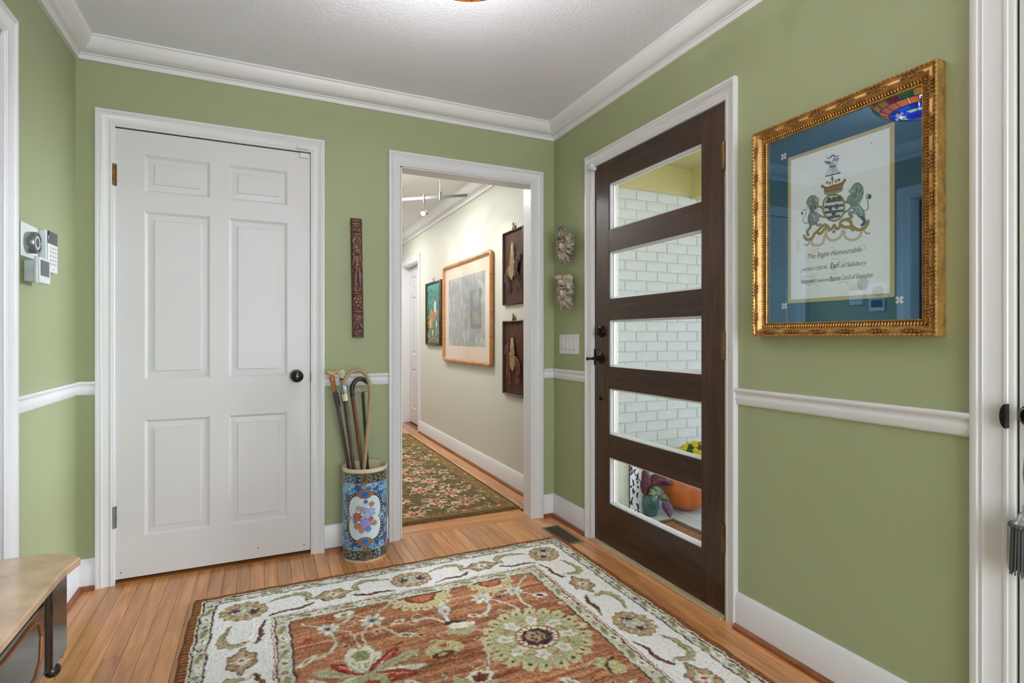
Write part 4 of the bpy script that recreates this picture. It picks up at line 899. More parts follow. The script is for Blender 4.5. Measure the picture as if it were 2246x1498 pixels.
for (a, b) in ((-1.650, 1.755), (-1.652, 1.229), (-2.029, 1.227), (-2.029, 1.755)):
    q = MB()
    for k in range(4):
        t = PI/4+k*PI/2; q.add([(-.0046, a+.012*math.cos(t+e), b+.012*math.sin(t+e)) if e else (-.0046, a+.013*math.cos(t), b+.013*math.sin(t)) for e in (0, .45)]+[(-.0046, a+.003*math.cos(t+.9), b+.003*math.sin(t+.9)), (-.0046, a+.003*math.cos(t-.9), b+.003*math.sin(t-.9)), (-.0046, a+.012*math.cos(t-.45), b+.012*math.sin(t-.45))], [(0, 1, 2, 3, 4)])
    rel(q.obj('fleur_motif', M['mat_peach'], pc, 0), pc)
# ================================================================== UMBRELLA STAND
VX, VY, VR, VH = -1.188, -.128, .112, .458
vs_ = empty('umbrella_stand', (VX, VY, 0)); tag(vs_, 'tall blue and gold porcelain umbrella stand painted with flowers, full of walking sticks', 'umbrella stand')
circ = 2*PI*VR; vc = Canvas(circ, VH, .0012, (40, 84, 138))
GB, LB, LB2, VG, CRM = (112, 82, 54), (98, 158, 206), (140, 186, 212), (70, 112, 96), (220, 208, 176)
R6 = random.Random(4)
def posy(u, v, r, col, cen):
    for k in range(6): t = 2*PI*k/6+u*50; vc.ell(u+r*.58*math.cos(t), v+r*.58*math.sin(t), r*.45, r*.30, col, t)
    vc.ell(u, v, r*.34, r*.34, cen)
for i in range(420):
    u, v = R6.uniform(0, circ), R6.uniform(.05, VH-.05); posy(u, v, R6.uniform(.010, .019), R6.choice([LB, LB2, (120, 174, 206), (86, 142, 190)]), (40, 104, 170))
for i in range(420):
    u, v = R6.uniform(0, circ), R6.uniform(.05, VH-.05); vc.curve([(u, v), (u+R6.uniform(-.012, .012), v+.008), (u+R6.uniform(-.016, .016), v+.016)], .0022, R6.choice([(24, 52, 104), VG, (188, 206, 204), (196, 180, 130), (60, 120, 110)]))
for (v0, v1) in ((.018, .066), (VH-.062, VH-.014)):
    vc.rect(0, v0, circ, v1, GB); vc.rect(0, v0+.004, circ, v1-.004, (36, 66, 78)); n = 27
    for i in range(n):
        u = (i+.5)*circ/n; v = (v0+v1)/2; s_ = 1 if i % 2 else -1
        vc.curve([(u-.012, v+s_*.012), (u-.002, v+s_*.015), (u+.008, v+s_*.004), (u+.002, v-s_*.006), (u-.006, v-s_*.002)], .0036, R6.choice([(180, 194, 168), (176, 140, 84), (150, 176, 150)])); vc.ell(u+.003, v-s_*.012, .004, .004, R6.choice([(150, 60, 44), (196, 120, 60), (60, 110, 160)])); vc.ell(u-.002, v, .0028, .0028, (30, 60, 50))
    vc.rect(0, v0-.002, circ, v0+.001, (176, 150, 96)); vc.rect(0, v1-.001, circ, v1+.002, (150, 170, 180))
vc.rect(0, 0, circ, .016, CRM); vc.rect(0, VH-.012, circ, VH, CRM); vc.rect(0, .014, circ, .018, GB); vc.rect(0, VH-.014, circ, VH-.011, GB)
for k in range(3):
    cu_, cv_ = (k+.5)*circ/3, VH*.5+.006
    hw, hh = .082, .112
    def lob(s_, o=0): return [(cu_+x*(hw*s_+o), cv_+y*(hh*s_+o)) for x, y in ((-.30, -1), (0, -.93), (.30, -1), (.78, -.86), (1, -.48), (.96, -.15), (.80, 0), (.96, .15), (1, .5), (.78, .86), (.3, 1), (0, .93), (-.3, 1), (-.78, .86), (-1, .5), (-.96, .15), (-.80, 0), (-.96, -.15), (-1, -.48), (-.78, -.86))]
    vc.blob(lob(1, .016), GB); vc.blob(lob(1, .0135), (44, 50, 54))
    p = spline(lob(1, .008), 3, True)
    for i, q_ in enumerate(p): vc.ell(q_[0], q_[1], .0032, .0030, CRM if i % 2 else (190, 176, 130))
    vc.blob(lob(1, .002), (60, 80, 76)); vc.blob(lob(1), (198, 214, 220))
    for (dy, s_) in ((-.115, 1), (.115, -1)):
        vc.blob([(cu_+x, cv_+dy+y*s_) for x, y in ((-.036, 0), (-.026, -.020), (0, -.026), (.026, -.020), (.036, 0), (.024, .014), (0, .020), (-.024, .014))], (140, 100, 64), edge=GB, ew=.002); vc.blob([(cu_+x, cv_+dy+y*s_) for x, y in ((-.018, -.006), (-.006, -.013), (.006, -.013), (.018, -.006), (.010, .010), (-.010, .010))], (28, 96, 176))
    for (v_, s_) in ((.042, 1), (VH-.038, -1)):
        vc.blob([(cu_+x, v_+y*s_) for x, y in ((-.022, -.02), (-.012, -.028), (.012, -.028), (.022, -.02), (.016, .014), (0, .036), (-.016, .014))], GB); vc.blob([(cu_+x, v_+y*s_) for x, y in ((-.006, -.018), (.006, -.018), (.007, .006), (0, .012), (-.007, .006))], (40, 72, 66)); star(vc, cu_, v_+.026*s_, .008, 5, (206, 140, 72))
    for i in range(150):
        a = R6.uniform(0, 2*PI); rr_ = math.sqrt(R6.random()); u, v = cu_+.055*rr_*math.cos(a), cv_+.082*rr_*math.sin(a)
        vc.line([(u, v), (u+R6.uniform(-.008, .008), v+R6.uniform(-.010, .004))], .0013, R6.choice([(120, 140, 120), (150, 160, 130), (110, 120, 110), (150, 130, 100)]))
    for (x, y, r, c_, e_) in ((.004, .030, .023, (150, 142, 200), (110, 100, 170)), (-.036, -.006, .017, (176, 84, 60), (130, 50, 40)), (.026, -.026, .017, (160, 170, 216), (120, 130, 190)), (.030, .008, .009, (184, 96, 80), (130, 60, 50)), (.034, -.066, .010, (186, 116, 100), (140, 70, 60)), (.004, -.080, .008, (90, 110, 180), (60, 80, 150)), (.016, .056, .011, (110, 130, 190), (70, 90, 150)), (-.036, .040, .013, (180, 118, 80), (140, 80, 50)), (-.016, .062, .010, (186, 128, 90), (150, 80, 50)), (.048, .030, .010, (190, 120, 100), (150, 80, 60)), (-.010, -.040, .011, (150, 160, 190), (90, 110, 150)), (-.030, -.048, .010, (196, 160, 120), (160, 110, 80)), (-.048, .016, .009, (120, 110, 160), (90, 80, 130)), (.012, -.014, .012, (168, 176, 214), (120, 130, 180))):
        r *= 1.3
        for j in range(7): t = j*.9+x*50; vc.ell(cu_+x+r*1.05*math.cos(t), cv_+y+r*1.05*math.sin(t), r*.34, r*.15, [(128, 146, 120), (150, 160, 132), (110, 128, 112)][j % 3], t)
        vc.ell(cu_+x, cv_+y, r, r*.92, e_, wob=.1, nw=6); vc.ell(cu_+x, cv_+y, r*.86, r*.80, c_, wob=.12, nw=6)
        for j in range(5): t = 2*PI*j/5+x*99; vc.line([(cu_+x+r*.15*math.cos(t), cv_+y+r*.15*math.sin(t)), (cu_+x+r*.7*math.cos(t+.5), cv_+y+r*.65*math.sin(t+.5))], .0012, e_)
face0 = math.atan2(CY-VY, CX-VX)
def vfn(U, V, Z):
    th = face0+(U/circ-.5)*2*PI; z = VH-V; r = VR+.0025*np.clip((z-(VH-.012))/.012, 0, 1)-.004*np.clip((.012-z)/.012, 0, 1)
    return VX+r*np.cos(th), VY+r*np.sin(th), z
o = link(bpy.data.objects.new('painted_body', vc.mesh('painted_body', M['glaze'], vfn)), vs_); rel(o, vs_)
MB().lathe([(VR+.002, VH-.003), (VR+.0025, VH+.003), (VR-.003, VH+.005), (VR-.008, VH), (VR-.010, .012), (0, .012), (0, .004), (VR-.006, .001), (VR-.0045, .012)], n=56, cap=False).obj('cream_rim', mat('cream_glaze', (222, 208, 172), .2, coat=.5), vs_, 50)

# ================================================================== WALKING STICKS
def stick(label, foot, top, r, m, parts):
    root = empty('walking_stick', foot); tag(root, label, 'walking stick', 'walking sticks in the umbrella stand')
    f, t = Vector(foot), Vector(top); n = 30; d = (t-f)
    pts = [f+d*(i/n) for i in range(n+1)]; rad = [r[0]+(r[1]-r[0])*i/n for i in range(n+1)] if not callable(r) else [r(i/n) for i in range(n+1)]
    o = MB().tube(pts, rad, 10).obj('shaft', m, root, 50); rel(o, root)
    for nm, mb, mm, lab in parts:
        o = mb.obj(nm, mm, root, 50); rel(o, root)
        if lab: o['label'] = lab
    return root
W_ = lambda n, c, r=.35, **k: mat(n, c, r, **k)
tanw = W_('pale_cane', (158, 138, 100), .4, vary=.12, vscale=30); brw = wood('brown_cane', (118, 70, 46), (78, 42, 28), .35, 'Z', (60, 6), .0)
blk = W_('dark_shaft', (48, 38, 40), .28, vary=.5, vscale=90); drk = W_('dark_red_shaft', (70, 38, 34), .3, vary=.5, vscale=110); ant = W_('antler', (186, 160, 112), .5, vary=.3, vscale=45); ivo = W_('ivory', (214, 202, 172), .35, vary=.08, vscale=40)
fur = W_('dark_leather_wrap', (66, 58, 66), .6, vary=.5, vscale=90, bump=.6, bscale=150); orw = wood('orange_grip', (186, 116, 66), (146, 82, 44), .25, 'Z', (50, 6), 0); sil = W_('silver_cap', (150, 158, 152), .3, metal=.7, vary=.5, vscale=120)
braid = mat('braided_leather', (84, 70, 72), .3, vary=.55, vscale=220, bump=.8, bscale=260, bdist=.003)
z0 = .015
p = (-1.334, -.115, .845)
q1 = MB().tube([(-1.335, -.115, .845), (-1.343, -.115, .885), (-1.349, -.115, .915), (-1.350, -.115, .928)], [.0105, .012, .0155, .011], 12)
q2_ = MB().tube([(-1.384, -.11, .942), (-1.372, -.113, .943), (-1.362, -.115, .940), (-1.350, -.116, .934), (-1.338, -.117, .938), (-1.327, -.12, .944), (-1.318, -.122, .946)], [.004, .011, .012, .012, .010, .007, .004], 10)
q3 = MB().tube([(-1.333, -.115, .838), (-1.325, -.115, .80), (-1.318, -.115, .768)], [.0125, .0145, .0125], 12)
stick('braided dark walking stick with an orange wood grip and antler top, leftmost', (-1.185, -.055, z0), (-1.335, -.115, .845), (.008, .0105), braid, [('grip', q1, orw, 'orange wooden grip'), ('handle', q2_, ant, 'antler handle'), ('collar', q3, fur, None)])
q1 = MB().tube([(-1.302, -.110, .905), (-1.301, -.110, .925), (-1.300, -.109, .937)], [.009, .008, .010], 10).ball((-1.299, -.109, .942), (.017, .012, .013)).ball((-1.314, -.109, .936), (.012, .010, .009)); q3 = MB().tube([(-1.300, -.110, .90), (-1.294, -.1105, .85), (-1.288, -.1112, .80), (-1.2855, -.1115, .78)], [.010, .013, .013, .011], 10)
stick('dark walking stick with a knobbed ivory top, second from the left', (-1.186, -.120, z0), (-1.302, -.110, .91), (.0075, .010), blk, [('handle', q1, ivo, 'ivory knob'), ('collar', q3, fur, None)])
q1 = MB().tube([(-1.289, -.16, .800), (-1.293, -.16, .835)], [.0135, .0145], 14); q4 = MB().tube([(-1.293, -.16, .835), (-1.296, -.16, .862), (-1.302, -.16, .886), (-1.310, -.16, .898), (-1.32, -.16, .895)], [.0145, .016, .015, .010, .003], 12)
stick('knobbly dark red walking stick with a silver head and ivory collar', (-1.202, -.197, z0), (-1.290, -.16, .80), lambda t: .0105+.0012*math.sin(t*70)+.001*math.sin(t*33), drk, [('collar', q1, ivo, 'ivory collar'), ('head', q4, sil, 'ornate silver head')])
a = [(-1.249, -.132, .815), (-1.253, -.132, .852), (-1.246, -.132, .880), (-1.231, -.132, .899), (-1.210, -.132, .905), (-1.190, -.132, .897), (-1.172, -.132, .884)]
stick('brown wooden walking stick with a dark curved crook', (-1.146, -.132, z0), (-1.249, -.132, .815), (.0085, .0115), brw, [('handle', MB().tube(spline(a, 6), .0115, 12), W_('dark_horn', (44, 42, 50), .25, vary=.3, vscale=30), 'dark horn crook')])
a = [(x-.011, -.192, z) for x, y, z in [(-1.163, -.118, .78), (-1.160, -.118, .83), (-1.164, -.118, .88), (-1.180, -.118, .925), (-1.208, -.118, .951), (-1.240, -.118, .953), (-1.268, -.118, .935), (-1.285, -.118, .905), (-1.292, -.118, .88)]]
stick('tall pale tan walking stick with a wide rounded crook', (-1.236, -.165, z0), (-1.174, -.192, .785), (.0085, .0105), tanw, [('handle', MB().tube(spline(a, 7), [.0105]*45+[.0102]*12, 12), tanw, None)])
q1 = MB()
for i in range(11):
    x = -1.235+i*.0072; q1.ball((x, -.090, .843+.002*math.sin(i)), (.0052, .011, .0125), 8, 5, Matrix.Rotation(.5, 3, 'Y'))
stick('speckled blackthorn walking stick with a twisted cream handle, rightmost', (-1.140, -.075, z0), (-1.192, -.090, .838), lambda t: .0085+.0011*math.sin(t*80), W_('speckled_black', (46, 44, 44), .35, vary=.8, vscale=160), [('handle', q1, W_('cream_brown_twist', (196, 180, 150), .35, vary=.35, vscale=55), 'twisted cream and brown handle')])

# ================================================================== CARVED TOTEM PANEL
ny_, nx_ = 420, 44; w_, h_ = .058, .632
tt = Canvas(w_, h_, .0014, (84, 50, 38)); ny_, nx_ = tt.ny, tt.nx; Uh, Vh = np.meshgrid(tt.U, tt.V); Zh = .020*np.sqrt(np.clip(1-((Uh-w_/2)/(w_*.60))**2, .05, 1))
R8 = random.Random(12)
def lump(u, v, ru, rv, h, a=0):
    global Zh
    dx, dy = Uh-u, Vh-v; x = (dx*math.cos(a)+dy*math.sin(a))/ru; y = (-dx*math.sin(a)+dy*math.cos(a))/rv; d = 1-x*x-y*y; Zh = Zh+h*np.sqrt(np.clip(d, 0, 1))
mdl = w_/2
for v in (.012, .030, .043): lump(mdl, v, .028, .006, .004)
for i in range(9): lump(.006+i*.006, .060, .0026, .012, .004)
lump(mdl, .062, .018, .015, .006); lump(mdl, .085, .024, .006, .005); lump(.014, .112, .007, .02, .006, .4); lump(.044, .112, .007, .02, .006, -.4); lump(.013, .14, .008, .009, .006); lump(.046, .14, .008, .009, .006); lump(mdl, .12, .004, .022, .005)
lump(.031, .176, .0165, .017, .012); lump(.031, .178, .003, .004, .004); lump(.026, .172, .003, .002, -.002); lump(.037, .172, .003, .002, -.002); lump(.048, .19, .010, .016, .006, .6); lump(.012, .185, .007, .018, .005)
lump(.030, .225, .020, .030, .008); lump(.030, .262, .019, .024, .006); lump(.010, .225, .006, .030, .007, .15); lump(.049, .228, .006, .034, .007, -.1); lump(.020, .318, .0095, .050, .010, .1); lump(.041, .315, .0095, .050, .010, -.05); lump(.018, .370, .008, .020, .006); lump(.040, .372, .008, .020, .006, .2)
lump(mdl, .400, .030, .005, .007); lump(mdl, .41, .030, .003, .004)
for (u, v) in ((.015, .425), (.030, .43), (.044, .425), (.02, .445), (.04, .447)): lump(u, v, .008, .009, .006)
lump(.032, .465, .014, .012, .008); lump(.048, .475, .012, .006, .008); lump(mdl, .495, .026, .010, .005)
lump(.032, .535, .018, .024, .009); lump(.032, .538, .004, .007, .004); lump(.014, .55, .008, .022, .006, .3); lump(.045, .57, .009, .02, .006, -.4); lump(.024, .58, .012, .013, .007); lump(.04, .60, .012, .010, .006); lump(.016, .612, .01, .008, .005); lump(mdl, .626, .026, .005, .004)
Zh += .0016*(noise2(ny_, nx_, 90, 9, 3)-.5)+.0010*(noise2(ny_, nx_, 180, 20, 4)-.5)
sm = blur(Zh, 3, 2); cavity_shade = np.clip((sm-Zh)/.002, -1, 1); tt.c[:] = np.array((92, 56, 42)); tt.c += (noise2(ny_, nx_, 40, 4, 6)-.5)[..., None]*np.array((60, 34, 18)); tt.c += np.where(cavity_shade > 0, -cavity_shade*38, -cavity_shade*46)[..., None]  # hollows painted darker, ridges lighter: relief shading put into the colour
tt.z[:] = Zh
TX, TZ = -1.243, 1.750
tm = empty('carved_panel', (TX+.03, 0, TZ-.632)); tag(tm, 'narrow dark carved wooden figure panel hanging between the closet door and hall opening', 'carving')
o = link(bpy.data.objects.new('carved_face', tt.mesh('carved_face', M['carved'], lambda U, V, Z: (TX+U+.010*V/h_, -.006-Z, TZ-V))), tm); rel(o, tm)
o = MB().prism([(TX+.001, TZ), (TX+w_-.001, TZ), (TX+w_+.009, TZ-h_), (TX+.011, TZ-h_)], 1, -.014, -.001).obj('backing', M['dark_frame'], tm, 0); rel(o, tm)

# ================================================================== CERAMIC MASKS
def mask(name, c, label, kind):
    root = empty(name, c); tag(root, label, 'wall mask'); X = -.02
    rr2 = random.Random(kind+3)
    f = MB().ball((X-.006, 0, 0), (.026, .030, .038), 16, 12); f.ball((X-.032, 0, -.004), (.013, .008, .015), 10, 7); f.ball((X-.024, .015, .004), (.009, .010, .007)); f.ball((X-.024, -.015, .004), (.009, .010, .007))
    f.ball((X-.026, 0, -.022), (.008, .013, .005)); f.tube([(X-.028, .022, .016), (X-.034, .010, .020), (X-.030, .0, .014)], .004, 8); f.tube([(X-.028, -.022, .016), (X-.034, -.010, .020), (X-.030, -.0, .014)], .004, 8)
    f.obj('face', M['mask_face'], root, 60)
    e = MB().ball((X-.030, .011, .009), (.004, .006, .004)).ball((X-.030, -.011, .009), (.004, .006, .004)); e.obj('eyes', M['black_plain'], root)
    b = MB()
    for i in range(110):
        a = rr2.uniform(-2.35, 2.35); q0 = rr2.uniform(.75, 1.1); y, z = math.sin(a)*.030*q0, -math.cos(a)*.032*q0; ln = rr2.uniform(.022, .048)*(1.2 if abs(a) < .9 else .9); k = rr2.uniform(-1, 1)
        pts = [(X-.012, y, z), (X-.022-rr2.uniform(0, .01), y+math.sin(a)*ln*.4, z-math.cos(a)*ln*.4), (X-.018, y+math.sin(a)*ln*.8+k*.006, z-math.cos(a)*ln*.8), (X-.012+k*.004, y+math.sin(a)*ln+k*.014, z-math.cos(a)*ln*.95)]
        b.tube(spline(pts, 4), [(.0036*(1-.8*j/12)+.0006) for j in range(13)], 6)
    b.obj('beard', M['beard'], root, 60)
    h = MB(); h2 = MB()
    if kind == 0:
        for i, (y0, y1, z1) in enumerate(((.020, .034, .052), (.010, .030, .066), (.0, .024, .080), (-.010, .004, .074), (-.020, -.020, .066), (-.030, -.036, .050))):
            (h if i < 3 else h2).tube(spline([(X-.020, y0, .026), (X-.034, (y0+y1)/2, .042), (X-.026, y1, z1-.006), (X-.014, y1*.8, z1+.008)], 4), [.010, .0115, .012, .0125, .012, .0115, .011, .010, .009, .007, .005, .003, .002], 8)
        h.obj('hat', M['mask_teal'], root, 60)['label'] = 'teal side of the hat'; h2.obj('hat_ribs', M['mask_gold'], root, 60)['label'] = 'ochre ribs of the hat'
    else:
        h.ball((X-.016, -.004, .040), (.032, .046, .016), 18, 10, Matrix.Rotation(.25, 3, 'X')); h.ball((X-.010, -.012, .056), (.022, .034, .020), 14, 9)
        h.tube(spline([(X-.016, .010, .060), (X-.024, .040, .066), (X-.022, .072, .070), (X-.018, .100, .080), (X-.016, .112, .086)], 5), [.018, .017, .016, .014, .013, .012, .011, .010, .0095, .009, .0085, .008, .007, .006, .005, .005, .004, .004, .003, .003, .002], 8)
        h.obj('hat', M['mask_rose'], root, 60)['label'] = 'cream floppy hat'
    root.scale = (1.25, 1.38, 1.38)
    return root
mask('wall_mask', (0, -.205, 1.662), 'bearded ceramic mask in a teal and ochre hat, above the cream-hatted mask', 0)
mask('wall_mask', (0, -.212, 1.385), 'ceramic mask with a cream floppy hat, the lower of two by the front door', 1)
# light switches
sw = empty('light_switch', (0, -.188, 1.077)); tag(sw, 'white four-gang light switch plate left of the front door', 'switch')
MB().box(-.006, 0, -.112, .112, -.059, .059).obj('switch_plate', M['plastic'], sw, bevel=.0025)
for i in range(4):
    y = .069-i*.046; r_ = MB().add([(-.0055, y-.0165, -.034), (-.0055, y+.0165, -.034), (-.0055, y+.0165, .034), (-.0055, y-.0165, .034), (-.0105, y-.0155, -.032), (-.0105, y+.0155, -.032), (-.0070, y+.0155, .032), (-.0070, y-.0155, .032)], [(0, 1, 5, 4), (1, 2, 6, 5), (2, 3, 7, 6), (3, 0, 4, 7), (4, 5, 6, 7)]); o = r_.obj('rocker', M['plastic'], sw, 0)
    MB().box(-.0108, -.0100, y-.012, y+.012, -.0315, -.0285).obj('indicator_slot', M['grey_mark'], o, 0)
# ================================================================== THERMOSTATS AND KEYPAD (left wall)
th1 = empty('thermostat', (L, -.535, 1.452)); tag(th1, 'round brushed metal thermostat on a white square plate, left wall', 'thermostat')
MB().box(0, .006, -.070, .078, -.055, .063).obj('wall_plate', M['plastic'], th1, bevel=.005)
MB().lathe([(0, .006), (.036, .006), (.037, .010), (.038, .014), (.038, .032), (.037, .035), (.033, .0355), (.032, .033)], (0, -.022, -.003), (1, 0, 0), 40, cap=False).obj('metal_ring', M['nickel'], th1, 40)
MB().lathe([(0, .034), (.0325, .034), (.0325, .031), (0, .030)], (0, -.022, -.003), (1, 0, 0), 32, cap=False).obj('display', M['screen_dark'], th1, 40)
MB().lathe([(.016, .0342), (.022, .0347), (.024, .0342)], (0, -.022, -.003), (1, 0, 0), 32, cap=False).obj('display_ring', M['plastic_cool'], th1, 40)
kp = empty('alarm_keypad', (L, -.398, 1.437)); tag(kp, 'tall white alarm keypad with a dark top display, nearest the corner', 'keypad')
MB().box(0, .030, -.052, .048, -.078, .078).obj('keypad_body', M['plastic_cool'], kp, bevel=.006)
MB().box(.0295, .0335, -.050, .046, -.076, .030).obj('keypad_front', M['plastic'], kp, bevel=.003)
MB().box(.0295, .0335, -.050, .046, .031, .076).obj('display', M['screen_dark'], kp, bevel=.002)
for i in range(5):
    for j in range(3): MB().box(.0333, .0340, -.033+j*.026, -.021+j*.026, -.048+i*.015, -.042+i*.015).obj('key', M['grey_mark'], kp, 0)
MB().box(.0333, .0338, -.006, .006, -.066, -.062).obj('indicator_mark', M['grey_mark'], kp, 0)
th2 = empty('wall_controller', (L, -.552, 1.350)); tag(th2, 'small white box controller with a grey screen under the round thermostat', 'thermostat')
MB().box(0, .042, -.020, .030, -.037, -.006).box(0, .042, -.020, .030, .002, .036).box(0, .04, -.018, .028, -.008, .004).obj('rear_box', M['plastic_cool'], th2, bevel=.002)
MB().box(.012, .040, .0305, .0315, -.005, .001).obj('brass_pin', M['brass'], th2, 0)
MB().box(.040, .050, -.060, .045, -.046, .048).obj('front_frame', M['plastic_cool'], th2, bevel=.003); MB().box(.0495, .0565, -.056, .041, -.043, .045).obj('front_bezel', M['plastic'], th2, bevel=.003); MB().box(.0560, .0575, -.054, .026, -.018, .036).obj('screen', M['screen'], th2, 0)
# ================================================================== MARBLE-TOPPED TABLE
TXF, TYE = -1.992, -1.672; tz = .702
tb = empty('console_table', (L+.2, -2.1, 0)); tag(tb, 'dark mahogany console table with a tan marble top, bottom left corner', 'table')
YF = -2.75
top = [(L+.004, YF), (-2.010, YF), (-1.992, YF+.06), (-1.992, -1.750), (-1.990, -1.738), (-1.982, -1.690), (-2.022, -1.648), (-2.050, -1.640), (L+.004, -1.640)]
o = MB().prism(top, 2, tz-.015, tz).obj('marble_top', M['marble'], tb, 30, bevel=.003, seg=2); rel(o, tb)
bt = [(L+.01, YF+.03), (-2.035, YF+.03), (-2.010, YF+.06), (-2.010, -1.745), (-2.022, -1.690), (-2.045, -1.672), (L+.01, -1.672)]
bt = [(L+.01, YF+.03), (-2.02, YF+.03), (-2.005, YF+.06), (-2.005, -1.800), (-1.996, -1.795), (-1.9945, -1.724), (-2.020, -1.690), (-2.045, -1.672), (L+.01, -1.672)]
q = MB().prism(bt, 2, .545, tz-.015); o = q.obj('apron', M['mahogany'], tb, 20, bevel=.004); rel(o, tb)
# drawer front with gilt line border
q = MB(); pth = [(-2.0095, -1.80, .566), (-2.0095, -1.80, .66), (-2.0095, -2.62, .66), (-2.0095, -2.62, .566)]
dr = MB().box(-2.0105, -2.0015, -2.63, -1.81, .556, .672).obj('drawer', M['mahogany'], tb, 20, bevel=.002); rel(dr, tb)
o = MB().sweep([(-2.002, -1.850, .566), (-2.002, -1.828, .585), (-2.002, -1.822, .625), (-2.002, -1.832, .652), (-2.002, -1.86, .664), (-2.002, -2.62, .664), (-2.002, -2.62, .566)], (1, 0, 0), [(0, 0), (.001, .003), (.005, .003), (.006, 0)], closed=True).obj('gilt_line', M['mahogany_gold'], dr, 20)
q = MB().tube(spline([(-1.998, -1.955, .600), (-1.978, -1.965, .612), (-1.968, -1.990, .600), (-1.966, -2.03, .590), (-1.972, -2.06, .604), (-1.998, -2.07, .600)], 5), .008, 10); q.obj('drawer_pull', wood('carved_pull', (176, 104, 60), (120, 64, 36), .3, 'Y', (40, 6), 0), dr, 50)
for (x, y) in ((-2.012, -1.735), (-2.02, -2.66)):
    q = MB().lathe([(0, .012), (.016, .012), (.015, .006), (.007, .002), (.006, -.006), (0, -.006)], (x, y, .534), n=24, cap=False).ball((x, y, .519), .0125, 24, 14); o = q.obj('drop_finial', M['black'], tb, 60); rel(o, tb)
for (x, y) in ((-2.13, -1.80), (-2.13, -2.62), (-2.385, -1.72), (-2.385, -2.68)):
    q = MB().tube([(x, y, .535), (x+.015, y, .45), (x-.005, y, .30), (x, y, .12), (x, y, .0)], [.030, .026, .018, .014, .018], 12) if x > -2.2 else MB().tube([(x, y, .535), (x, y, 0)], [.018, .014], 8)
    o = q.obj('leg', M['mahogany'], tb, 50); rel(o, tb)
# ================================================================== TASSEL ON THE RIGHT DOOR KNOB
ts = empty('tassel', (-.040, -2.328, .56)); tag(ts, 'grey-green silk tassel with a silver bell top hanging from the right door knob', 'tassel')
q = MB().tube([(-.036, -2.327, .935), (-.040, -2.328, .82), (-.040, -2.328, .725)], .0022, 6).tube([(-.030, -2.327, .935), (-.044, -2.324, .80), (-.040, -2.328, .725)], .0022, 6); rel(q.obj('cord', M['velvet'], ts), ts)
q = MB().lathe([(0, .168), (.006, .166), (.009, .158), (.006, .152), (.014, .142), (.020, .128), (.027, .120), (.028, .116), (0, .116)], (-.040, -2.328, .56), n=24, cap=False); rel(q.obj('bell_cap', M['steel'], ts), ts)
q = MB()
for i in range(70):
    a, r = 2*PI*i/70, .024+.003*math.sin(i*2.3); x, y = -.040+r*math.cos(a), -2.328+r*math.sin(a)
    q.tube([(x, y, .677), (x+.002*math.cos(a), y+.002*math.sin(a), .62), (x+.004*math.cos(a), y+.004*math.sin(a), .562+.004*math.sin(i*1.7))], [.0022, .002, .0016], 5)
for i in range(24): a = 2*PI*i/24; q.ball((-.040+.028*math.cos(a), -2.328+.028*math.sin(a), .675), .006, 6, 4)
q.lathe([(0, .118), (.023, .116), (.024, .012), (0, .012)], (-.040, -2.328, .56), n=16, cap=False); o = q.obj('fringe', M['velvet'], ts, 60); rel(o, ts); o['kind'] = 'stuff'
# ================================================================== STAINED GLASS CEILING LAMP
LX, LY, LZB, LR = -1.135, -1.50, 2.153, .20
lp = empty('ceiling_lamp', (LX, LY, LZB)); tag(lp, 'orange and blue stained-glass bowl lamp hanging from the foyer ceiling', 'ceiling lamp')
def gmat(n, c):
    m = bpy.data.materials.new(n); m.use_nodes = True; nt = m.node_tree; nt.nodes.remove(nt.nodes['Principled BSDF']); a = nt.nodes.new('ShaderNodeBsdfTranslucent'); a.inputs[0].default_value = L4(c); b = nt.nodes.new('ShaderNodeBsdfGlossy'); b.inputs['Roughness'].default_value = .08; d = nt.nodes.new('ShaderNodeBsdfDiffuse'); d.inputs[0].default_value = L4(c)
    mx = nt.nodes.new('ShaderNodeMixShader'); mx.inputs[0].default_value = .1; m2 = nt.nodes.new('ShaderNodeMixShader'); m2.inputs[0].default_value = .07; nt.links.new(a.outputs[0], mx.inputs[1]); nt.links.new(d.outputs[0], mx.inputs[2]); nt.links.new(mx.outputs[0], m2.inputs[1]); nt.links.new(b.outputs[0], m2.inputs[2]); nt.links.new(m2.outputs[0], nt.nodes['Material Output'].inputs['Surface']); return m
GM = [gmat('glass_orange', (255, 160, 30)), gmat('glass_amber', (250, 190, 60)), gmat('glass_red', (150, 14, 24)), gmat('glass_blue', (50, 120, 225)), gmat('glass_deep_blue', (60, 50, 170)), gmat('glass_white', (240, 238, 230)), gmat('glass_green', (90, 120, 70))]
def bowl(t, ph, o=0):   # t 0 bottom .. 1 rim
    r = LR*math.sin(min(1, t*.97+.03)*PI/2)**.9; z = LZB+.100*(1-math.cos(t*PI/2))**1.0
    return Vector((LX+(r+o)*math.cos(ph), LY+(r+o)*math.sin(ph), z-o*.6))
rows = [(.0, .13, 8, 4), (.13, .24, 12, 5), (.24, .38, 16, 3), (.38, .56, 20, 0), (.56, .76, 20, 1), (.76, 1.0, 20, 0)]
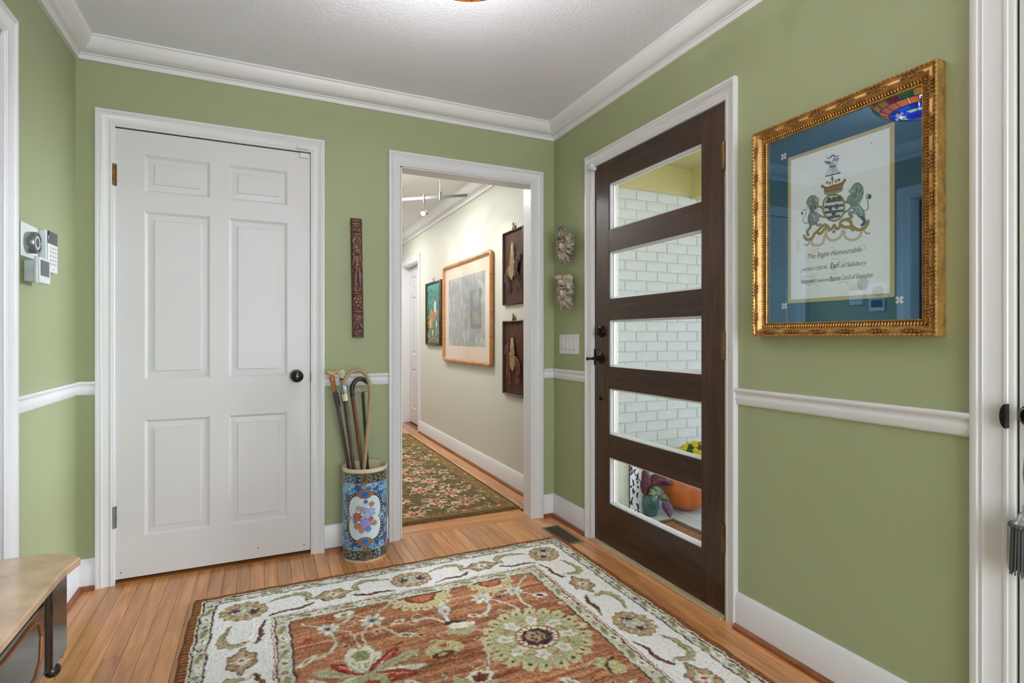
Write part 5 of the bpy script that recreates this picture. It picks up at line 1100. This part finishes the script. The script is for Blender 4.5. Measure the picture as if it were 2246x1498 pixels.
for ri, (t0, t1, n, ci) in enumerate(rows):
    for i in range(n):
        f = i/n*2*PI+(ri % 2)*PI/n; g = 2*PI/n; mt = GM[ci]
        if ri == 5 and i % 4 == 1: mt = GM[2]
        if ri == 4 and i % 4 == 3: mt = GM[6]
        if ri == 4 and i % 4 == 0: mt = GM[2]
        if ri == 2 and i % 2: mt = GM[4]
        if ri == 1 and i % 3 == 0: mt = GM[3]
        e = .06*(t1-t0); gg = g*.05; q = MB(); vs2 = []
        for o_ in (0, -.0025):
            vs2 += [bowl(t0+e, f+gg, o_), bowl(t0+e, f+g/2, o_), bowl(t0+e, f+g-gg, o_), bowl(t1-e, f+g-gg, o_), bowl(t1-e+e*.6, f+g/2, o_), bowl(t1-e, f+gg, o_)]
        q.add(vs2, [(0, 1, 2, 3, 4, 5), (11, 10, 9, 8, 7, 6)]+[(k2, (k2+1) % 6, 6+(k2+1) % 6, 6+k2) for k2 in range(6)]); o = q.obj('glass_piece', mt, lp, 0); rel(o, lp)
ld = MB()
for ri, (t0, t1, n, ci) in enumerate(rows):
    ld.tube([bowl(t1, 2*PI*k2/48) for k2 in range(49)], .0022, 5)
    for i in range(n):
        f = i/n*2*PI+(ri % 2)*PI/n; ld.tube([bowl(t0+(t1-t0)*k2/4, f) for k2 in range(5)], .0018, 5)
rel(ld.obj('leading', M['lead'], lp, 60), lp)
q = MB().lathe([(0, H), (.055, H), (.055, H-.01), (.02, H-.025), (.012, H-.03), (.0, H-.03)], (LX, LY, 0), n=24, cap=False).tube([(LX, LY, H-.03), (LX, LY, LZB-.004)], .005, 8)
for k2 in range(3):
    a = 2*PI*k2/3; q.tube([(LX, LY, H-.05), bowl(.97, a, -.006)], .0025, 6)
q.lathe([(0, -.003), (.006, -.002), (.010, 0), (.016, .003), (0, .005)], (LX, LY, LZB), n=16, cap=False); rel(q.obj('lamp_fitting', M['brass_old'], lp), lp)
for k2 in range(2):
    a = .6+PI*k2; o = MB().ball((LX+.06*math.cos(a), LY+.06*math.sin(a), 2.225), (.020, .020, .026), 14, 10).obj('bulb', M['bulb_warm'], lp); rel(o, lp)

# ================================================================== HALL: pictures, track lights, detector
def flat_frame(name, y0, y1, z0, z1, w, d, m, label, cat='picture', group=None, prof=None, x=HX):
    root = empty(name, (x, (y0+y1)/2, z0)); tag(root, label, cat, group)
    pth = [(x, y1-w, z0+w), (x, y1-w, z1-w), (x, y0+w, z1-w), (x, y0+w, z0+w)]
    pf = prof or [(0, .001), (0, d*.45), (w*.2, d*.8), (w*.5, d), (w*.85, d*.9), (w, d*.6), (w, .001)]
    rel(MB().sweep(pth, (-1, 0, 0), pf, closed=True).obj('frame', m, root, 50), root); return root
def dist_relief(cvs, mask_, hgt, r=3):
    m = mask_.astype(np.float32); d = m.copy()
    for k in range(r): m = blur(m, 1, 1)*mask_; d += m
    return hgt*np.sqrt(np.clip(d/(r+1), 0, 1))*mask_
def horse_panel(label, z0, z1, face_left, hc_, hd_, robe):
    y0, y1 = .438, .802; root = flat_frame('relief_panel', y0, y1, z0, z1, .016, .024, M['dark_frame'], label, 'picture', 'carved horse rider panels in the hall')
    w, h = y1-y0-.03, z1-z0-.03; c = Canvas(w, h, .0026, (92, 62, 52)); c.c += (noise2(c.ny, c.nx, 3, 50, 5)-.5)[..., None]*np.array((22, 16, 12))
    bgc = c.c.copy(); Fx = (lambda x: w*(1-x)) if face_left else (lambda x: w*x)
    Tn = lambda L_: [(Fx(x), h*(y*1.0)) for x, y in L_]
    K = (1, 2, 3)
    c.blob(Tn([(.22, .52), (.35, .47), (.55, .49), (.68, .47), (.74, .53), (.68, .62), (.5, .64), (.32, .63), (.22, .60)]), hc_)
    c.blob(Tn([(.60, .50), (.66, .42), (.72, .34), (.80, .31), (.90, .36), (.93, .43), (.88, .46), (.82, .42), (.80, .50), (.74, .58), (.64, .58)]), hd_)
    for p_, w0 in (([(.30, .60), (.27, .70), (.32, .76), (.28, .84)], .024), ([(.22, .58), (.17, .66), (.20, .74), (.16, .82)], .022), ([(.66, .58), (.68, .68), (.64, .76), (.66, .85)], .022), ([(.72, .56), (.80, .64), (.78, .72), (.84, .78)], .020)): c.curve(Tn(p_), w0, hd_, n=6)
    c.curve(Tn([(.22, .52), (.13, .58), (.12, .70)]), .016, hd_)
    c.blob(Tn([(.42, .30), (.50, .26), (.58, .30), (.60, .42), (.58, .60), (.50, .68), (.42, .66), (.36, .56), (.40, .44)]), robe); c.ell(Fx(.50), h*.235, .018, .028, (196, 170, 130)); c.poly(Tn([(.44, .22), (.50, .13), (.56, .22)]), (60, 50, 44) if face_left else (190, 160, 110))
    c.curve(Tn([(.44, .34), (.40, .44), (.50, .48), (.62, .44)]), .018, tuple(int(v*.85) for v in robe))
    for k in range(5): c.curve(Tn([(.44+k*.03, .36), (.43+k*.03, .50), (.42+k*.035, .64)]), .0032, tuple(int(v*.62) for v in robe))
    for k in range(7): c.curve(Tn([(.64+k*.02, .36+k*.012), (.66+k*.02, .42), (.62+k*.02, .50)]), .003, (60, 40, 32))
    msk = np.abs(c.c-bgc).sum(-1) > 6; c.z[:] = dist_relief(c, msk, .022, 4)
    g = c.c; sh = blur(c.z, 2, 1); g += ((c.z-sh)/.002)[..., None]*24  # shading of the relief added to the colour, raised parts brighter
    zz = c.z
    bgm = Canvas(w, h, .02, (92, 62, 52)); rel(MB().box(HX-.006, HX-.001, y0+.01, y1-.01, z0+.01, z1-.01).obj('panel_ground', wood('panel_wood'+label[:5], (92, 54, 40), (62, 36, 28), .6, 'Z', (60, 3), 0, spec=.2), root, 0), root)
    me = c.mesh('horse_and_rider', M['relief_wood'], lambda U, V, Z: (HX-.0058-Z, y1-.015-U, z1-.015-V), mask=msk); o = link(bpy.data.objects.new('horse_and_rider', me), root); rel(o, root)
    q = MB()
    for i in range(5): q.ball((HX-.012, (y0+y1)/2-.012*(i-2)*(.6), z1+.006+.012*(2-abs(i-2))), (.006, .009, .011), 8, 5)
    q.ball((HX-.014, (y0+y1)/2, z1+.040), (.006, .008, .014), 8, 6); q.box(HX-.012, HX-.004, (y0+y1)/2-.006, (y0+y1)/2+.006, z1-.004, z1+.03); rel(q.obj('crest_hook', M['brass_old'], root), root)
    return root
horse_panel('reddish brown panel with a pale rider on a dark horse, upper of two', 1.358, 1.910, False, (118, 88, 62), (52, 40, 34), (164, 138, 92))
horse_panel('dark wood panel with a robed rider on a reddish horse, lower of two', .687, 1.242, True, (118, 58, 42), (96, 42, 32), (160, 142, 100))
# large bamboo framed picture
y0, y1, z0_, z1_ = 1.00, 2.27, .876, 1.825
bf = empty('bamboo_picture', (HX, (y0+y1)/2, z0_)); tag(bf, 'large bamboo-framed misty landscape with a peach mount on the hall wall', 'picture')
cr = .028; rb = .0185; pth = []
for (yy, zz, a0) in ((y1-rb-cr, z1_-rb-cr, 0), (y0+rb+cr, z1_-rb-cr, PI/2), (y0+rb+cr, z0_+rb+cr, PI), (y1-rb-cr, z0_+rb+cr, 1.5*PI)):
    for k2 in range(6): a = a0+PI/2*k2/5; pth.append((HX-.020, yy+cr*math.cos(a), zz+cr*math.sin(a)))
q = MB().sweep(pth, (-1, 0, 0), [(rb*math.cos(2*PI*k2/12), rb*math.sin(2*PI*k2/12)) for k2 in range(12)], closed=True); rel(q.obj('bamboo_frame', M['bamboo'], bf, 60), bf)
nodem = mat('dark_bamboo_node', (150, 90, 42), .4)
for (yy, zz, ax) in ((y1-rb, 1.55, 2), (y1-rb, 1.10, 2), (y0+rb, 1.62, 2), (y0+rb, 1.12, 2), (1.75, z1_-rb, 1), (1.30, z1_-rb, 1), (1.40, z0_+rb, 1), (1.90, z0_+rb, 1)):
    rel(MB().lathe([(.0182, -.004), (.0197, -.002), (.0197, .002), (.0182, .004)], (HX-.020, yy, zz), (0, 0, 1) if ax == 2 else (0, 1, 0), 16).obj('bamboo_node', nodem, bf), bf)
rel(MB().box(HX-.014, HX-.010, y0+.03, y1-.03, z0_+.03, z1_-.03).obj('peach_mount', M['mat_peach'], bf), bf)
ly0, ly1, lz0, lz1 = y0+.17, y1-.15, z0_+.16, z1_-.15; lw, lh = ly1-ly0, lz1-lz0
lc = Canvas(lw, lh, .006, (170, 174, 176)); lc.c += (noise2(lc.ny, lc.nx, 6, 5, 8)-.5)[..., None]*np.array((60, 60, 56))
R9 = random.Random(2)
for i in range(260):
    u, v = R9.uniform(0, lw), lh*R9.random()**.7; g = R9.choice([(158, 164, 164), (186, 190, 190), (146, 154, 148), (168, 164, 160), (196, 198, 198)]); lc.ell(u, v, R9.uniform(.01, .035), R9.uniform(.012, .05), g, R9.uniform(-.5, .5), wob=.2, nw=5)
for i in range(9): u = R9.uniform(.05, lw-.05); lc.curve([(u, lh), (u+.02, lh*.6), (u-.01, lh*.25)], .010, (150, 140, 128))
for ch in range(3): lc.c[..., ch] = blur(lc.c[..., ch], 2, 1)
o = link(bpy.data.objects.new('landscape_print', lc.mesh('landscape_print', M['art'], lambda U, V, Z: (HX-.0148, ly1-U, lz1-V))), bf); rel(o, bf)
rel(MB().box(HX-.0222, HX-.0214, y0+.028, y1-.028, z0_+.028, z1_-.028).obj('glass', M['pic_glass_dim'], bf), bf)
# green painting
y0, y1, z0_, z1_ = 2.38, 2.92, 1.030, 1.716
gp = flat_frame('green_painting', y0, y1, z0_, z1_, .026, .030, M['dark_frame'], 'small teal and green figure painting in a dark frame, farthest on the hall wall')
w, h = y1-y0-.04, z1_-z0_-.04; gc = Canvas(w, h, .004, (40, 120, 116)); gv = np.clip(gc.V/h, 0, 1)[:, None, None]; gc.c[:] = (1-gv)*np.array((70, 160, 150))+gv*np.array((24, 72, 50))
for i in range(700):
    u, v = R9.uniform(0, w), R9.uniform(.1*h, h); k2 = v/h; colr = R9.choice([(30, 92, 70), (16, 60, 48), (70, 130, 70), (150, 170, 90), (200, 150, 60)] if k2 > .45 else [(40, 120, 110), (60, 150, 140), (24, 80, 80)]); gc.ell(u, v, R9.uniform(.004, .013), R9.uniform(.005, .018), colr, R9.uniform(-1, 1), wob=.25, nw=4)
gc.blob([(w*.60, h*.28), (w*.66, h*.32), (w*.66, h*.44), (w*.60, h*.52), (w*.54, h*.44), (w*.55, h*.33)], (232, 226, 206)); gc.ell(w*.60, h*.25, .016, .018, (60, 40, 34))
gc.blob([(w*.28, h*.50), (w*.45, h*.46), (w*.62, h*.50), (w*.55, h*.62), (w*.40, h*.66), (w*.26, h*.60)], (180, 112, 48)); gc.blob([(w*.2, h*.62), (w*.3, h*.58), (w*.34, h*.7), (w*.24, h*.74)], (222, 160, 96)); gc.ell(w*.7, h*.68, .018, .03, (226, 220, 190)); gc.ell(w*.45, h*.82, .02, .035, (200, 210, 160), .5)
warp(gc, .012, 30, 24, 51); o = link(bpy.data.objects.new('painted_canvas', gc.mesh('painted_canvas', M['gloss_art'], lambda U, V, Z: (HX-.012, y1-.02-U, z1_-.02-V))), gp); rel(o, gp)
q = MB().ball((HX-.012, (y0+y1)/2, z1_+.012), (.006, .016, .010)).tube([(HX-.012, (y0+y1)/2+.01, z1_+.012), (HX-.016, (y0+y1)/2-.004, z1_+.035), (HX-.012, (y0+y1)/2-.016, z1_+.046)], [.006, .005, .002], 6); rel(q.obj('crest_hook', M['mask_gold'], gp), gp)
# picture on the opposite hall wall, seen mirrored in the bamboo-framed glass
LXW = -1.12; op = empty('opposite_picture', (LXW, 4.25, 1.24)); tag(op, 'dark-framed blue and yellow picture mirrored in the bamboo-framed glass', 'picture')
rel(MB().sweep([(LXW, 4.11, 1.30), (LXW, 4.11, 1.74), (LXW, 4.39, 1.74), (LXW, 4.39, 1.30)], (1, 0, 0), [(0, .001), (0, .014), (.03, .022), (.06, .018), (.06, .001)], closed=True).obj('frame', M['dark_frame'], op), op)
oc = Canvas(.28, .44, .01, (96, 130, 150)); oc.rect(0, .25, .28, .44, (186, 170, 90)); oc.poly([(.04, .27), (.13, .19), (.24, .27)], (190, 96, 60)); o = link(bpy.data.objects.new('printed_sheet', oc.mesh('printed_sheet', M['art'], lambda U, V, Z: (LXW+.006+0*U, 4.11+U, 1.74-V))), op); rel(o, op)
six_panel('door_5', (-1.00, 4.672, .012), 0, .74, 2.03, [(.10, .33), (.41, .64)], [(.18, .70), (.88, 1.62), (1.71, 1.88)], 'white panel door in the end wall of the hall', th=.025)
casing('trim_21', [(-1.00, 4.70, 0), (-1.00, 4.70, 2.045), (-.26, 4.70, 2.045), (-.26, 4.70, 0)], (0, -1, 0), .07, .07, .07, 'white casing of the door in the end wall of the hall')
# track lighting
tr = empty('track_light', (-.42, 1.25, H)); tag(tr, 'brushed nickel track light with a lit spot hanging from the hall ceiling', 'track light')
A_, B_ = Vector((-.19, 1.06, 2.245)), Vector((-1.0, 1.71, 2.245)); dd = (B_-A_).normalized(); pp = Vector((-dd.y, dd.x, 0))*.003
q = MB().add([A_-pp+Vector((0, 0, -.011)), A_+pp+Vector((0, 0, -.011)), A_+pp+Vector((0, 0, .011)), A_-pp+Vector((0, 0, .011)), B_-pp+Vector((0, 0, -.011)), B_+pp+Vector((0, 0, -.011)), B_+pp+Vector((0, 0, .011)), B_-pp+Vector((0, 0, .011))], [(0, 1, 2, 3), (7, 6, 5, 4), (0, 4, 5, 1), (1, 5, 6, 2), (2, 6, 7, 3), (3, 7, 4, 0)]); rel(q.obj('rail', M['nickel'], tr, 0), tr)
for t in (.22, .85):
    p_ = A_+(B_-A_)*t; q = MB().lathe([(0, H), (.030, H), (.028, H-.006), (.008, H-.012), (0, H-.014)], (p_.x, p_.y, 0), n=20, cap=False).tube([(p_.x, p_.y, H-.01), (p_.x, p_.y, 2.26)], .0035, 8).tube([(p_.x, p_.y, 2.285), (p_.x, p_.y, 2.222)], .008, 10); rel(q.obj('stem', M['steel'], tr), tr)
for (t, tgt) in ((.355, (HX, 1.62, 1.75)), (.72, (HX, 2.65, 1.5))):
    p_ = A_+(B_-A_)*t; hd = p_+Vector((.0, .0, -.125)); dr_ = (Vector(tgt)-hd).normalized()
    q = MB().tube([p_+Vector((0, 0, .03)), p_+Vector((0, 0, -.035))], .008, 10).tube([p_+Vector((0, 0, -.03)), p_+Vector((0, 0, -.075)), p_+Vector((.025, 0, -.11)), hd+Vector((.045, 0, -.03))], [.004, .004, .003, .002], 8).tube([hd+Vector((.025, 0, 0)), hd+Vector((.008, 0, 0))], [.009, .012], 10); o = q.obj('spot_arm', M['steel'], tr); rel(o, tr)
    o2 = MB().ball(hd-Vector((.008, 0, 0)), .017, 14, 9).obj('halogen_bulb', M['bulb'], o)
spot('hall_spot_1', (-.50, 1.30, 2.10), (HX, 1.75, 1.35), 11, 90); spot('hall_spot_2', (-.58, 1.60, 2.10), (HX, 2.55, 1.40), 11, 80); spot('hall_spot_3', (-.40, .9, 2.15), (HX, .70, 1.5), 5, 80); area('hall_overhead_fill', (-.78, 1.35, 2.425), (-.78, 1.35, 0), .45, .45, 20, (.97, .98, 1)); area('hall_overhead_fill_2', (-.78, 3.3, 2.425), (-.78, 3.3, 0), .45, .45, 20, (.97, .98, 1))  # the two overhead area lights are unseen additions that brighten the hall
sd = empty('ceiling_sensor', (-.555, 1.78, H)); tag(sd, 'round white ceiling sensor with a dark slot in the hall', 'sensor'); MB().lathe([(0, 0), (.055, 0), (.055, -.004), (.045, -.009), (0, -.010)], n=32, cap=False).obj('cover', M['plastic'], sd); MB().box(-.022, .022, -.006, .006, -.0125, -.009).obj('slot', M['screen'], sd, 0)

# ================================================================== PORCH OBJECTS
pk = empty('pumpkin', (1.02, -.055, PZ)); tag(pk, 'large orange pumpkin on the porch boards by the brick wall', 'pumpkin')
q = MB(); vs2, fs2 = [], []; nn, mm_ = 72, 20; PR, PH = .172, .29
for j in range(mm_+1):
    ph = PI*j/mm_
    for i in range(nn):
        t = 2*PI*i/nn; rb_ = 1-.028*(1-abs(math.sin(t*6.0))**.6); r = PR*math.sin(ph)**.75*rb_; z = PH/2-PH/2*math.cos(PI-ph)*(1-.10*math.exp(-(math.sin(ph)*3)**2)); vs2.append((r*math.cos(t), r*math.sin(t), z))
fs2 = [(j*nn+i, j*nn+(i+1) % nn, (j+1)*nn+(i+1) % nn, (j+1)*nn+i) for j in range(mm_) for i in range(nn)]; q.add(vs2, fs2).obj('pumpkin_body', M['pumpkin'], pk, 80)
MB().tube([(0, 0, PH-.03), (.005, .0, PH), (.02, 0, PH+.03), (.035, 0, PH+.04)], [.026, .018, .014, .018], 8).obj('stalk', M['stem_green'], pk)
pt = empty('potted_plant', (.704, -.070, PZ)); tag(pt, 'teal ceramic pot with purple and green striped leaves on the porch', 'plant')
q = MB().lathe([(0, 0), (.036, 0), (.048, .015), (.055, .050), (.057, .090), (.053, .128), (.048, .140), (.043, .136), (.045, .10), (0, .10)], n=40, cap=False); q.obj('pot', M['teal_pot'], pt, 50)
MB().lathe([(0, .118), (.045, .118), (0, .119)], n=20, cap=False).obj('soil', M['subfloor'], pt)
def leaf(pts3, w, m, parent, loc, bend=.02, tilt=0, stripes=True, col=(96, 44, 70), col2=(150, 90, 130)):
    """large leaf: midrib through three points, real width and cupped; own colour bands"""
    A, B, C = [Vector(p) for p in pts3]; c = Canvas(1, 1, .05, col); mid = np.array([col2]*1)
    n, k2 = 14, 9; rib = spline([A, B, C], 7)[:n+1]; n = len(rib)-1; co, cl = [], []
    nrm = Vector((-.55, -.8, .25)).normalized()
    for i, p in enumerate(rib):
        t = i/n; d = Vector(rib[min(i+1, n)])-Vector(rib[max(i-1, 0)]); s_ = d.cross(nrm).normalized(); ww = w*(math.sin(PI*t**.85)**.8)*(1-.25*t)
        for j in range(k2):
            u = (j/(k2-1)-.5)*2; co.append(Vector(p)+s_*(u*ww)+nrm*(-bend*u*u+.003*math.sin(i*2+abs(u)*3))); st_ = (math.sin(t*26+abs(u)*5) > .25) and abs(u) < .8
            base_ = np.array(col, float); cl.append(np.array(col2, float) if (stripes and st_) or abs(u) < .08 else base_)
    idx = np.arange((n+1)*k2).reshape(n+1, k2); f = np.stack([idx[:-1, :-1], idx[1:, :-1], idx[1:, 1:], idx[:-1, 1:]], -1).reshape(-1, 4)
    me = grid_mesh('leaf', m, np.array([tuple(v) for v in co], np.float32), f, lin(np.array(cl))); o = link(bpy.data.objects.new('leaf', me), parent); rel(o, parent)
    so = o.modifiers.new('thick', 'SOLIDIFY'); so.thickness = .0012; return o
lm = vmat('leaf_surface', .45, .4)
c0 = (.665, -.07, .055)
PUR, PUR2, GRN, GRN2, MNT = (86, 34, 54), (112, 50, 84), (58, 74, 52), (120, 138, 104), (120, 166, 150)
leaf([c0, (.672, -.06, .15), (.678, -.05, .25)], .040, lm, pt, 0, .015, stripes=False, col=PUR, col2=PUR2)
leaf([(.69, -.06, .09), (.716, -.03, .17), (.745, .0, .24)], .036, lm, pt, 0, .010, col=MNT, col2=(190, 204, 186))
leaf([(.70, -.06, .10), (.766, -.09, .159), (.844, -.125, .122)], .052, lm, pt, 0, .02, stripes=False, col=PUR, col2=PUR2)
leaf([(.70, -.06, .12), (.757, -.09, .108), (.786, -.13, .070)], .028, lm, pt, 0, .01, stripes=False, col=PUR, col2=PUR2)
leaf([(.660, -.11, .080), (.735, -.115, .075), (.820, -.12, .015)], .052, lm, pt, 0, .018, col=GRN, col2=GRN2)
leaf([(.745, -.15, .034), (.765, -.175, -.015), (.770, -.19, -.070)], .034, lm, pt, 0, .012, stripes=False, col=(92, 56, 96), col2=(120, 88, 132))
leaf([(.655, -.08, .06), (.675, -.09, .04), (.705, -.10, .03)], .030, lm, pt, 0, .01, stripes=False, col=(50, 26, 44), col2=PUR)
q = MB()
for a, b in (((.66, -.07, .03), (.69, -.06, .12)), ((.655, -.07, .03), (.665, -.07, .09)), ((.66, -.07, .03), (.700, -.06, .11)), ((.65, -.08, .03), (.665, -.11, .085))): q.tube([a, b], .003, 6)
rel(q.obj('stems', M['stem_green'], pt), pt)
tw = MB().tube([(.503, -.10, .29), (.56, -.10, .21), (.653, -.10, .10), (.66, -.08, .06)], [.002, .003, .003, .003], 6); rel(tw.obj('dry_stem', M['black_plain'], pt), pt)
mp_ = empty('chrysanthemum_pot', (1.50, .32, PZ)); tag(mp_, 'pot of bright yellow chrysanthemums behind the pumpkin on the porch', 'plant')
MB().lathe([(0, 0), (.075, 0), (.105, .17), (.112, .172), (.112, .19), (.098, .19), (.095, .16), (0, .16)], n=28, cap=False).obj('pot', mat('dark_planter', (52, 56, 50), .6), mp_, 50)
q = MB().ball((0, 0, .24), (.14, .14, .09), 16, 10); q.obj('foliage', M['leaf_green'], mp_)
fl_ = MB()
for k2 in range(12): a = 2*PI*k2/12; fl_.ball((.012*math.cos(a), .012*math.sin(a), .002), (.011, .0045, .003), 6, 4, Matrix.Rotation(a, 3, 'Z'))
for k2 in range(8): a = 2*PI*k2/8+.2; fl_.ball((.006*math.cos(a), .006*math.sin(a), .006), (.007, .0035, .003), 6, 4, Matrix.Rotation(a, 3, 'Z'))
fl_.ball((0, 0, .009), .004, 6, 4); fme = fl_.mesh('flower_head', M['mum_yellow'], 60); RA = random.Random(6)
for i in range(85):
    ph = math.acos(1-RA.random()*1.0); a = RA.uniform(0, 2*PI); d = Vector((math.sin(ph)*math.cos(a), math.sin(ph)*math.sin(a), math.cos(ph)))
    o = bpy.data.objects.new('flower_head', fme); link(o, mp_); o.location = (d.x*.155, d.y*.155, .25+d.z*.10); o.rotation_euler = d.to_track_quat('Z', 'Y').to_euler(); s_ = RA.uniform(.85, 1.25); o.scale = (s_, s_, s_)
# doormat
mt_ = Canvas(.95, .42, .005, (120, 88, 60)); framed(mt_, .035, (52, 42, 36)); framed(mt_, .042, (120, 88, 60))
for side_ in range(2):
    for i in range(30):
        u = .05+i*.030
        for v in (.050, .42-.050): mt_.ell(u, v, .015, .009, (46, 38, 34), .3); mt_.ell(u, v, .006, .003, (150, 112, 72), .3)
for i in range(12):
    v = .06+i*.028
    for u in (.050, .95-.050): mt_.ell(u, v, .007, .012, (52, 42, 36)); mt_.ell(u, v, .003, .006, (150, 112, 72))
framed(mt_, .058, (52, 42, 36)); framed(mt_, .064, (132, 92, 58)); mt_.c += rng.normal(0, 10, (mt_.ny, mt_.nx, 1)); me = np.minimum(np.minimum(mt_.U[None], .95-mt_.U[None]), np.minimum(mt_.V[:, None], .42-mt_.V[:, None]))
mz = (.014+.001*rng.normal(0, 1, (mt_.ny, mt_.nx)))*np.clip(me/.006, .05, 1)
o = link(bpy.data.objects.new('doormat', mt_.mesh('coir', vmat('coir_mat', .95, .1), lambda U, V, Z: (.36+V, -.205-U, PZ+mz)))); tag(o, 'brown coir doormat with a dark chain border on the porch', 'doormat')
# low stucco pier and fretwork screen
o = MB().box(.30, .655, -.012, .16, PZ, .345).obj('stucco_pier', M['cream_pier'], None, 0, bevel=.006); tag(o, 'low cream stucco pier outside, left of the teal pot', 'pier')
fs_ = empty('fretwork_screen', (.612, -.026, PZ)); tag(fs_, 'white pierced metal screen with leaf cutouts against the stucco pier', 'screen')
SW, SH = .088, .43; sc_ = Canvas(SW, SH, .002, (228, 230, 236)); hole = np.ones((sc_.ny, sc_.nx), bool); h0 = sc_.c.copy(); RB = random.Random(8)
for i in range(40):
    v = .012+i*.0105; u = RB.uniform(.004, SW-.018); a = RB.choice([.8, -.7, 1.2, -1.1]); ln = RB.uniform(.010, .019); sc_.poly([(u-ln*math.cos(a), v-ln*math.sin(a)), (u+.0075*math.sin(a), v-.0075*math.cos(a)), (u+ln*math.cos(a), v+ln*math.sin(a)), (u-.0075*math.sin(a), v+.0075*math.cos(a))], (0, 0, 0))
hole = sc_.c.sum(-1) > 10; sc_.c[:] = (228, 230, 236)
me = sc_.mesh('screen_sheet', M['lattice_white'], lambda U, V, Z: (.568+U, -.030+0*U, PZ+SH-V), mask=hole, smooth=False); o = link(bpy.data.objects.new('screen_sheet', me), fs_); rel(o, fs_); so = o.modifiers.new('thick', 'SOLIDIFY'); so.thickness = .004
rel(MB().box(.570, .654, -.020, -.014, PZ, PZ+SH-.004).obj('screen_backing', M['lattice_back'], fs_, 0), fs_); rel(MB().box(.650, .658, -.034, -.014, PZ, PZ+SH).obj('screen_edge', M['lattice_white'], fs_, 0), fs_)
bpy.context.view_layer.update()
